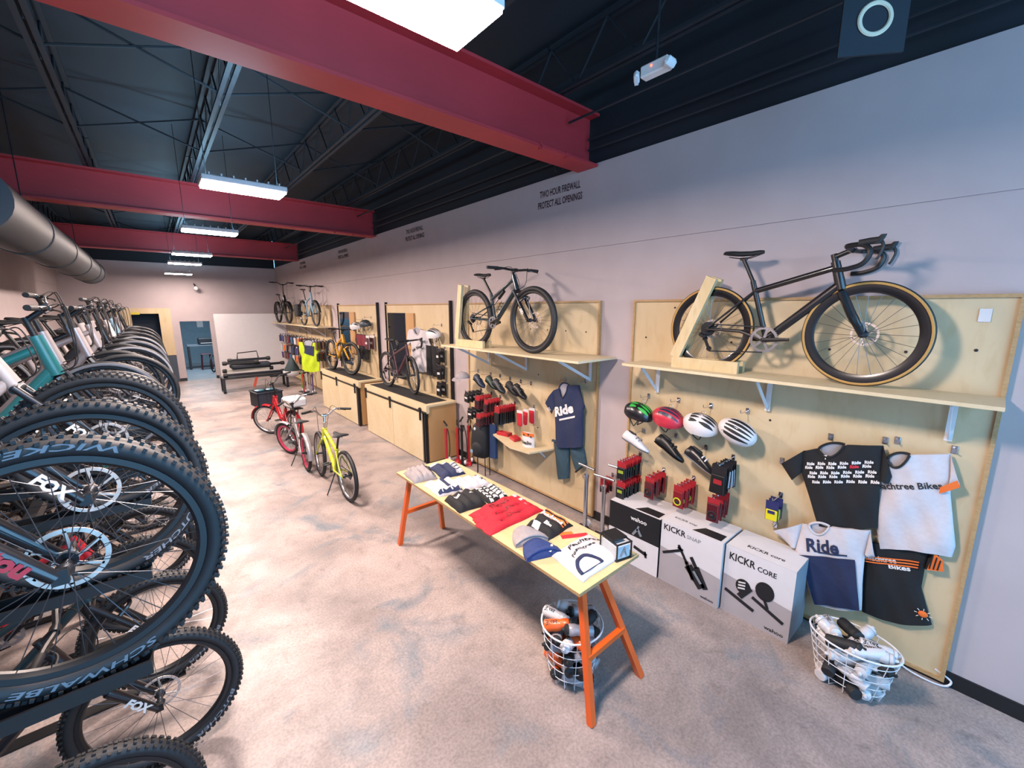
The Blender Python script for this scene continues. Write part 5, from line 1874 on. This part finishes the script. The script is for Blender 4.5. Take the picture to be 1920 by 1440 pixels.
FG = 'folded clothing on the table'
t, top = folded('folded_shirt', 'grey folded shirts stacked at the far end of the table', 'shirt', ((1.74, 3.72), (2.0, 3.72), (1.94, 3.38), (1.71, 3.42)), GREYC, .07, .3, FG, folds=5)
fpatch(t, top, 'dark_fold', .8, .99, .05, .95, BLKC)
t, top = folded('folded_shirt', 'navy and white folded jersey at the far right corner of the table', 'jersey', ((2.02, 3.72), (2.28, 3.6), (2.22, 3.3), (1.97, 3.34)), NAVYC, .05, 1.3, FG)
fpatch(t, top, 'white_sleeve', .62, .98, .04, .96, WHTC)
fpatch(t, top, 'white_edge', .02, .6, .02, .2, WHTC)
for k in range(3):
    fpatch(t, top, 'navy_stripe', .64, .96, .25 + k * .22, .32 + k * .22, NAVYC, 6, .004)
t, top = folded('folded_shirt', 'white and navy folded jersey left of the lettered white shirt', 'jersey', ((1.76, 3.34), (2.02, 3.28), (1.98, 2.97), (1.74, 3.02)), WHTC, .055, 2.3, FG)
fpatch(t, top, 'navy_band', .05, .95, .86, .98, NAVYC)
fpatch(t, top, 'navy_trim', .48, .62, .1, .8, NAVYC)
t, top = folded('folded_shirt', 'white folded shirt with dark lettering at its right end', 'shirt', ((2.03, 3.26), (2.28, 3.13), (2.24, 2.92), (2.0, 2.99)), WHTC, .045, 3.3, FG)
fprint(t, top, 'JTR', (.78, .12), (0, .62), (.16, 0), BTX)
fpatch(t, top, 'navy_end', .93, .995, .1, .9, NAVYC)
t, top = folded('folded_shirt', 'black folded jersey with small white tags, left half of the table', 'jersey', ((1.74, 2.93), (2.02, 2.95), (1.98, 2.62), (1.72, 2.66)), BLKC, .06, 4.3, FG)
fpatch(t, top, 'white_tag', .18, .38, .25, .38, WHTC)
fpatch(t, top, 'white_tag', .72, .92, .38, .45, WHTC)
t, top = folded('folded_shirt', 'black folded shirt covered in white lettering blocks', 'shirt', ((2.03, 2.94), (2.27, 2.88), (2.21, 2.62), (1.99, 2.61)), BLKC, .045, 5.3, FG)
for i in range(4):
    for j in range(5):
        fprint(t, top, 'Ride', (.07 + i * .235, .98 - j * .19 - (i % 2) * .07), (.2, 0), (0, -.11), WTX, .09, .2)
for i, (dx, dy, nm) in enumerate(((0.05, .16, 'back'), (.025, .08, 'middle'), (0, 0, 'front'))):
    t, top = folded('folded_shirt', 'red folded shirt with dark lettering, %s one of the fanned red stack' % nm, 'shirt', ((1.70 + dx, 2.42 + dy), (2.27 - i * .0, 2.44 + dy), (2.27, 2.25 + dy), (1.69 + dx, 2.22 + dy)), REDC, .03 + .012 * (2 - i), 6.3 + i, 'red shirts fanned on the table')
    fprint(t, top, 'STRONG', (.3, .62), (.36, -.02), (.0, -.3), mat('dark_red_ink', '#7a0d1c', .7), .02, 0)
    fprint(t, top, 'IFE', (.86, .35), (.12, .05), (.0, -.22), WTX, .04, .1)
t, top = folded('folded_shirt', 'black folded jersey with orange stripes right of the red shirts', 'jersey', ((1.99, 2.16), (2.27, 2.22), (2.26, 1.93), (1.98, 1.90)), BLKC, .05, 9.3, FG)
for k in range(3):
    fpatch(t, top, 'orange_stripe', .62 + k * .1, .67 + k * .1, .04, .96, ORGC, 8, .004)
fprint(t, top, 'Peachtree', (.62, .08), (0, .8), (.16, 0), WTX, .04, .1, .006)
fprint(t, top, 'Bikes', (.35, .45), (0, .3), (.08, 0), WTX, .04, .1)
fpatch(t, top, 'white_label', .02, .2, .2, .5, WHTC)
# beanies
for lab, c, m, s in (('pale grey beanie behind the navy beanie on the table', (1.885, 2.035), GREYC, .9), ('navy knitted beanie lying on the table', (1.835, 1.865), BLUEC, 1.0)):
    t = thing('beanie', lab, 'hat', (c[0], c[1], TZ), -.35)
    fn = lambda u, v: V((.125 * (2 * u - 1) * (1 - .55 * v ** 2.2), -.1 + .21 * v, .012 + .055 * math.sin(PI * min(.97, max(.03, u))) ** .6 * (1 - .6 * v ** 3) + .008 * math.sin(v * 26) * math.sin(PI * u)))
    MB().shell(18, 24, fn, lambda u, v: V((0, 0, -fn(u, v).z + .001))).build('knit', m, t, 70)
    MB().shell(18, 6, lambda u, v: fn(u, v * .28) + V((0, -.004, .008)), lambda u, v: V((0, 0, -.006))).build('turned_cuff', m, t, 70)
MB().bar((.04, -.106, .045), (.075, -.06, .064), .014, .003).build('label', WTX, t, 0)
# orange and red card
t = thing('flyer', 'orange and red printed card under the jersey corner on the table', 'card', (2.19, 1.87, TZ), -.5)
MB().span((-.1, -.075, .001), (.1, .075, .004)).build('card', mat('flyer_cream', '#f0c9a0', .5), t, 0)
MB().span((-.1, -.075, .004), (.1, -.03, .005)).build('red_strip', REDT, t, 0)
MB().span((-.1, -.03, .004), (.0, .01, .005)).build('orange_strip', ORGC, t, 0)
# white shirt with curved script and navy collar
t, top = folded('folded_shirt', 'white folded shirt with curved script and a navy collar, near end of the table', 'shirt', ((1.86, 1.77), (2.26, 1.77), (2.26, 1.45), (1.80, 1.44)), WHTC, .03, 11.3, FG)


def arc(o, r):
    return lambda x, y: top(min(.98, max(.02, o[0] + (r + y * .6) * math.sin(x) * .78)), min(.98, max(.02, o[1] - (r + y) * math.cos(x))), .004)


for s, r, a0 in (('Peachtree', .62, -.62), ('Peachtree', .8, -.35)):
    vs, fs, w = txt(s, .02, .2)
    MB().add([arc((.5, .98), r)(a0 + x / w * 1.15, y * .09) for x, y in vs], fs).build('print', BTX, t, 0)
m = MB()
cp = [top(.28 + .22 * math.cos(a) + .0, .8 - .36 * math.sin(a) + .1, .006) for a in [PI * k / 14 for k in range(15)]]
m.tube(cp, .013, 6, sq=(.5, 1))
m.tube([cp[0], cp[-1]], .003, 5)
m.build('collar', NAVYC, t)
# wire display box with cards
t = thing('display_box', 'small black wire display box with clear cards, near right corner of the table', 'display box', (2.21, 1.50, TZ), -.25)
MB().box((0, 0, .055), (.11, .16, .09), None, .004).build('cards', mat('pale_cards', '#cfd8de', .35, var=.1), t, 0)
m = MB()
for x in (-.06, .06):
    for y in (-.085, .085):
        m.span((x - .004, y - .004, 0), (x + .004, y + .004, .125))
for z in (.004, .12):
    for x in (-.06, .06):
        m.span((x - .004, -.085, z - .004), (x + .004, .085, z + .004))
    for y in (-.085, .085):
        m.span((-.06, y - .004, z - .004), (.06, y + .004, z + .004))
m.build('wire_frame', BLK, t, 0)
MB().box((0, .02, .128), (.12, .12, .014)).build('lid', BLK, t, 0)
MB().bar((-.03, -.0885, .03), (.01, -.0885, .09), .006, .004, (0, 1, 0)).bar((.02, -.0885, .03), (.0, -.0885, .085), .006, .004, (0, 1, 0)).build('print', GTX, t, 0)

# ---------------------------------------------------------------- bikes and goods standing on the floor
CRU = dict(R=.33, tw=.05, th=.024, rimd=.022, rimw=.02, wb=1.08, bb=(.42, .28), st=(.30, .62), tt=(.305, .58), ht=(.74, .80), hb=(.79, .66), tth=(.745, .77), bar=(.74, .98), bart='flat', barw=.34, rise=.1, back=.2,
           saddle=(.22, .84), sadw=1.5, ns=24, rotor=0, ring=.075, crank=-60, spacer=.08, mech=False, kick=True, seg=44)
bike('cruiser_bicycle', 'yellow cruiser bike with black saddle, nearest of the bikes on the open floor', 'bicycle',
     {**CRU, 'fm': YEL, 'forkm': YEL, 'fat': 1.35, 'stemm': STEEL, 'barm': STEEL, 'rimm': ALU, 'steer': -6, 'wb': 1.12, 'barw': .3}, (1.66, 5.16, 0), (0, math.radians(0), PI / 2 + .02))
bike('child_bicycle', 'pink and silver small bike with pink rims on the open floor', 'bicycle',
     {**CRU, 'R': .28, 'rimd': .03, 'wb': .98, 'bb': (.38, .25), 'st': (.28, .5), 'tt': (.29, .46), 'ht': (.66, .72), 'hb': (.70, .58), 'tth': (.665, .68), 'bar': (.66, .92), 'saddle': (.2, .74), 'fm': SILV, 'forkm': SILV, 'rimm': PINK,
      'step': [(.42, .42), (.55, .5)], 'fender': SILV, 'steer': 26, 'barm': STEEL, 'fat': 1.3, 'reflect': REDP}, (1.545, 6.6, 0), PI / 2 - .05)
rb = bike('electric_bicycle', 'red electric cargo bike with black front basket on the open floor', 'bicycle',
          {**CRU, 'R': .31, 'tw': .055, 'wb': 1.1, 'fm': REDP, 'forkm': REDP, 'step': [(.45, .42), (.6, .52)], 'fender': REDP, 'fat': 1.8, 'rimm': ALU, 'bar': (.72, 1.05), 'barw': .32, 'steer': 38, 'wb': 1.03}, (1.72, 8.03, 0), PI / 2 + .15)
MB().shell(12, 10, lambda u, v: V((1.02 + .36 * u + (.03 if v > .5 else 0), (v - .5) * .42, .56)), lambda u, v: V((0, 0, .02))).build('basket_tray', BLK, rb, 0)
bk = MB()
for (a, b_) in (((.98, -.22, .56), (1.0, .22, .84)), ((1.38, -.22, .56), (1.40, .22, .84)), ((.98, -.22, .56), (1.40, -.20, .84)), ((.98, .20, .56), (1.40, .22, .84))):
    bk.span(a, b_)
bk.tube([V((.97, -.23, .84)), V((1.41, -.23, .84)), V((1.41, .23, .84)), V((.97, .23, .84))], .012, 6, True)
bk.build('front_basket', mat('basket_navy', '#1b2434', .6, var=.2), rb, 0)
MB().box((-.12, 0, .82), (.36, .3, .16), None, .03).build('rear_box', WHT, rb, 40)
MB().span((-.3, -.07, .70), (.2, .07, .715)).bar((-.1, -.06, .70), (-.02, -.06, .33), .014, .014).bar((-.1, .06, .70), (-.02, .06, .33), .014, .014).build('rear_rack', BLK, rb, 0)
for y in (-.07, .12):
    tag(MB().lathe([(.0, 0), (.075, .0), (.085, .02), (.07, .03), (.0, .03)], (0, 0, 0), 'z', 16).build('round_lid', mat('lid_teal', '#3b6f80', .4), None, 40, (1.50 + y, 9.22 + y * .1, .845)), 'pale teal round lid on the basket of the red bike, ' + ('left' if y > 0 else 'right') + ' one', 'lid', None)

# ---- bench piled with hitch racks by the partition
t = thing('bench', 'low black bench carrying folded car bike racks near the partition', 'bench', (2.2, 14.6, 0))
MB().span((-.85, -.28, .40), (.85, .28, .44)).build('bench_top', BLK, t, 0)
for s in (-1, 1):
    m = MB()
    m.span((s * .82 - .03, -.28, 0), (s * .82 + .03, -.22, .4)).span((s * .82 - .03, .22, 0), (s * .82 + .03, .28, .4)).span((s * .82 - .03, -.28, .0), (s * .82 + .03, .28, .03))
    m.build('leg_frame', BLK, t, 0)


def hitch(label, x, y, z, w, yaw=0, dark=BLK, arms=True):
    t = thing('hitch_rack', label, 'bike rack', (x, y, z), yaw, 'folded car bike racks on the bench')
    MB().span((-w / 2, -.04, .02), (w / 2, .04, .09)).build('main_bar', dark, t, 0)
    for s in (-1, 1):
        MB().lathe([(.05, -.05), (.06, -.03), (.06, .05), (.04, .06)], (s * w / 2, 0, .055), 'x', 14).build('wheel_clamp', MATTE, t, 40)
    if arms:
        MB().tube([V((-w * .3, .03, .08)), V((-w * .28, .03, .26)), V((w * .22, .03, .29)), V((w * .25, .03, .08))], .016, 8).build('hoop_arm', BLK, t, 0)
    return t


tag(MB().box((0, 0, 0), (1.05, .34, .16), None, .05).build('rack_case', mat('case_fabric', '#1d2733', .7, var=.2), None, 40, (2.12, 14.6, .74), .05), 'dark folded rack cover lying in the middle of the bench pile', 'cover')
hitch('black folded car bike rack at the bottom of the bench pile', 2.2, 14.55, .44, 1.5, .02, BLK, False)
hitch('cream ended car bike rack under the dark cover on the bench', 2.05, 14.6, .56, 1.2, -.03, mat('rack_cream', '#d8d3bf', .5), False)
hitch('black car bike rack with hoop arm on top of the bench pile', 2.1, 14.62, .86, 1.0, .03, BLK, True)
hitch('black folded car bike rack lying slanted behind the dark cover on the bench', 2.35, 14.78, .66, 1.35, .08, BLK, False)
hitch('short black car bike rack below the hoop arm rack on the bench', 1.85, 14.45, .80, .8, -.06, MATTE, False)
tag(MB().box((0, 0, .0), (1.1, .06, .05), None, .01).build('tow_bar', BLK, None, 30, (3.05, 14.1, .42), .06), 'long black tow bar sticking out from the right of the bench pile', 'bar')
tag(MB().box((0, 0, 0), (.06, .06, .3), MX.Rotation(.3, 3, 'Y')).build('strap_end', mat('strap_orange', '#c4492c', .6), None, 0, (2.15, 14.29, .262)), 'orange strap hanging in front of the bench', 'strap')
# ---- workshop beyond the doorway
t = thing('workbench', 'dark workbench seen through the back doorway', 'bench', (1.5, 21.2, 0))
MB().span((-.55, -.3, .93), (.6, .3, .98)).build('bench_top', mat('bench_grey', '#7e8894', .5), t, 0)
for x in (-.5, .55):
    MB().span((x - .03, -.28, 0), (x + .03, .28, .93)).build('leg', DGREY, t, 0)
t = thing('printer', 'dark printer on the workbench beyond the doorway', 'printer', (1.6, 21.15, .98))
MB().box((0, 0, .13), (.55, .4, .26), None, .03).build('housing', mat('printer_dark', '#171c26', .5), t, 30)
MB().box((0, -.2, .06), (.4, .1, .02)).build('paper_tray', WHT, t, 0)
t = thing('notice_board', 'pale notice on the wall beyond the doorway', 'poster', (1.62, 23.29, 1.75))
MB().box((0, 0, 0), (.5, .012, .7)).build('backing', BLUEG, t, 0)
MB().box((0, -.01, 0), (.22, .012, .3)).build('sheet', WHT, t, 0)
t = thing('stool', 'dark red stool in front of the workbench beyond the doorway', 'stool', (1.5, 20.7, 0))
MB().box((0, 0, .62), (.34, .34, .03), None, .01).build('seat', mat('stool_maroon', '#5a2433', .5), t, 30)
for sx in (-1, 1):
    for sy in (-1, 1):
        MB().bar((sx * .17, sy * .17, 0), (sx * .13, sy * .13, .61), .03, .03).build('leg', mat('stool_maroon'), t, 0)
t = thing('spare_tyre', 'black tyre leaning inside the back doorway', 'tyre', (1.62, 19.6, .335), 0, None, (0, .0, 1.2))
MB().torus((0, 0, 0), .31, .024, .024, 40, 8).build('tyre', RUB, t)
# ---------------------------------------------------------------- two-tier rack full of bikes along the left wall
ZR = 1.385
UY = [1.6, 2.2, 3.05, 3.65, 4.3, 4.9, 5.45, 5.95, 6.45, 7.0, 7.5, 8.05, 8.6, 9.2, 9.8, 10.5, 11.2, 12.0, 12.8]
LY = [2.05, 2.65, 3.3, 3.95, 4.6, 5.25, 5.9, 6.6, 7.4, 8.2, 9.1, 10.0, 11.0, 12.0]
t = thing('bike_rack', 'black two-tier steel rack holding two rows of bikes along the left wall', 'bike rack', (-1.0, 7.4, 0))
for y in (1.9, 4.4, 7.1, 9.9, 12.6):
    for x in (-1.72, -.62):
        MB().span((x + 1.0 - .03, y - 7.4 - .03, 0), (x + 1.0 + .03, y - 7.4 + .03, 1.33)).build('post', BLK, t, 0)
for x in (-1.72, -.62):
    MB().span((x + 1.0 - .025, 1.3 - 7.4, 1.28), (x + 1.0 + .025, 13.3 - 7.4, 1.33)).build('rail', BLK, t, 0)
for y in UY:
    m = MB()
    m.span((-1.88 + 1, y - 7.4 - .05, 1.33), (-.12 + 1, y - 7.4 + .05, 1.34))
    for s in (-1, 1):
        m.span((-1.88 + 1, y - 7.4 + s * .05 - .004, 1.33), (-.12 + 1, y - 7.4 + s * .05 + .004, 1.375))
    m.build('wheel_tray', BLK, t, 0)
for y in LY:
    MB().span((-1.85 + 1, y - 7.4 - .04, .0), (-.1 + 1, y - 7.4 + .04, .012)).build('floor_tray', BLK, t, 0)

ORD = ['nearest', 'second', 'third', 'fourth', 'fifth', 'sixth', 'seventh', 'eighth', 'ninth', 'tenth', 'eleventh', 'twelfth', 'thirteenth', 'fourteenth', 'fifteenth', 'sixteenth', 'seventeenth', 'eighteenth', 'farthest']
RK = {**MTB, 'pedals': True, 'barw': .3, 'forktext': 'FOX', 'crank': 40}
PM1 = bike('mountain_bicycle', 'x', 'bicycle', {**RK, 'knob': 84, 'ns': 28, 'rotor': .09, 'fm': BLACKF, 'seg': 80, 'forktext': ('manitou', REDT, .045, .36), 'tyretext': (('WICKED WILL', 1.12, 1), ('SCHWALBE', -1.08, -1))}, (0, 0, -50), 0)
PM2 = bike('mountain_bicycle', 'x', 'bicycle', {**RK, 'knob': 78, 'tyretext': (('BUTCHER', -.38, -1),), 'ns': 24, 'seg': 56, 'fm': BLACKF, 'rotor': .09}, (0, 0, -50), 0)
HYB = dict(ROAD, side=None, tw=.042, th=.02, rimd=.02, bart='flat', ns=24, seg=44, barw=.29, bar=(.83, 1.09), spacer=.09, ht=(.765, .93), hb=(.82, .70), tth=(.775, .86), rise=.0, saddle=(.2, .97), pedals=True, crank=70, R=.35, fat=1.4, wb=1.03)
PH = bike('hybrid_bicycle', 'x', 'bicycle', HYB, (0, 0, -50), 0)
PS = bike('hybrid_bicycle', 'x', 'bicycle', {**HYB, 'side': GTX, 'fork': 'sus', 'bar': (.8, 1.12), 'rise': .05}, (0, 0, -50), 0)
PR = bike('road_bicycle', 'x', 'bicycle', {**ROAD, 'side': None, 'seg': 44, 'rimd': .03, 'bar': (.855, .92)}, (0, 0, -50), 0)
UP = [(PM1, None, 'black mountain bike with red fork lettering'), (PM2, BLACKF, 'black mountain bike with knobby tyres'), (PM2, WHTP, 'white mountain bike with knobby tyres'), (PH, TEAL, 'teal hybrid bike with slick tyres'), (PS, SILV, 'silver hybrid bike with pale sidewalls'), (PH, SILV, 'silver hybrid bike with slick tyres'),
      (PH, BLACKF, 'black hybrid bike with slick tyres'), (PS, SILV, 'silver hybrid bike with pale sidewalls'), (PH, WHTP, 'pale hybrid bike with slick tyres'), (PS, BLACKF, 'black hybrid bike with pale sidewalls'), (PH, SILV, 'silver hybrid bike with slick tyres'), (PS, WHTP, 'white hybrid bike with pale sidewalls'),
      (PH, BLACKF, 'black hybrid bike with slick tyres'), (PH, SKYB, 'sky blue hybrid bike with slick tyres'), (PS, BLACKF, 'black hybrid bike with pale sidewalls'), (PH, SILV, 'silver hybrid bike with slick tyres'), (PH, WHTP, 'white hybrid bike with slick tyres'), (PH, BLACKF, 'black hybrid bike with slick tyres'), (PS, SILV, 'silver hybrid bike with pale sidewalls')]
for i, (y, (p, c, lab)) in enumerate(zip(UY, UP)):
    wb = {PM1: 1.12, PM2: 1.12}.get(p, 1.03)
    xf_ = -.26 if i < 4 else -.26 + (.04 if i % 2 else -.06)
    dup(p, (xf_ - wb, y, 1.342 + (.015 if p in (PM1, PM2) else .0)), (0, 0, 0), lab + ', ' + ORD[i] + ' on the upper tier of the left rack', 'bikes on the upper tier of the left rack', {'frame': c} if c else None)
LO = [(PM2, BLACKF, 'black mountain bike with knobby tyres'), (PM2, BLACKF, 'black mountain bike with white fork lettering'), (PM2, DTEAL, 'dark mountain bike with knobby tyres'), (PM2, REDP, 'red mountain bike with knobby tyres')]
for i, y in enumerate(LY):
    p, c, lab = LO[i] if i < 4 else ((PH, [SILV, BLACKF, WHTP, TEAL][i % 4], ['silver', 'black', 'white', 'teal'][i % 4] + ' hybrid bike') if i % 2 else (PM2, [BLACKF, DTEAL][i % 3 % 2], ['black', 'dark teal'][i % 3 % 2] + ' mountain bike'))
    wb = 1.12 if p is PM2 else 1.03
    xf_ = (-.42, -.2, -.2, -.25)[i] if i < 4 else -.28
    dup(p, (xf_ - wb, y, .013), (0, 0, 0), lab + ', ' + ('farthest' if i == 13 else ORD[i]) + ' on the floor tier of the left rack', 'bikes on the floor tier of the left rack', {'frame': c})
for p in (PM1, PM2, PH, PS, PR):
    drop_proto(p)
# ---------------------------------------------------------------- daylight, camera, view
w = bpy.data.worlds.new('daylight')
SC.world = w
w.use_nodes = True
bg = w.node_tree.nodes['Background']
bg.inputs['Color'].default_value = (.26, .6, 1, 1)
bg.inputs['Strength'].default_value = SKY
cam = bpy.data.cameras.new('camera')
cam.sensor_fit = 'HORIZONTAL'
cam.sensor_width = 36
cam.lens = 780 / 1920 * 36
cam.clip_start = .05
co = bpy.data.objects.new('camera', cam)
co.location = (0, 0, 2.43)
co.rotation_euler = (math.radians(90 - 10.32), 0, math.radians(-40.6))
COL.objects.link(co)
SC.camera = co
vs = SC.view_settings
vs.view_transform = 'Standard'
vs.look = 'None'
vs.gamma = 1
vs.use_curve_mapping = False
vs.exposure = EXPO
SC.cycles.use_denoising = True
SC.cycles.max_bounces = 6
SC.cycles.diffuse_bounces = 4
SC.cycles.glossy_bounces = 3
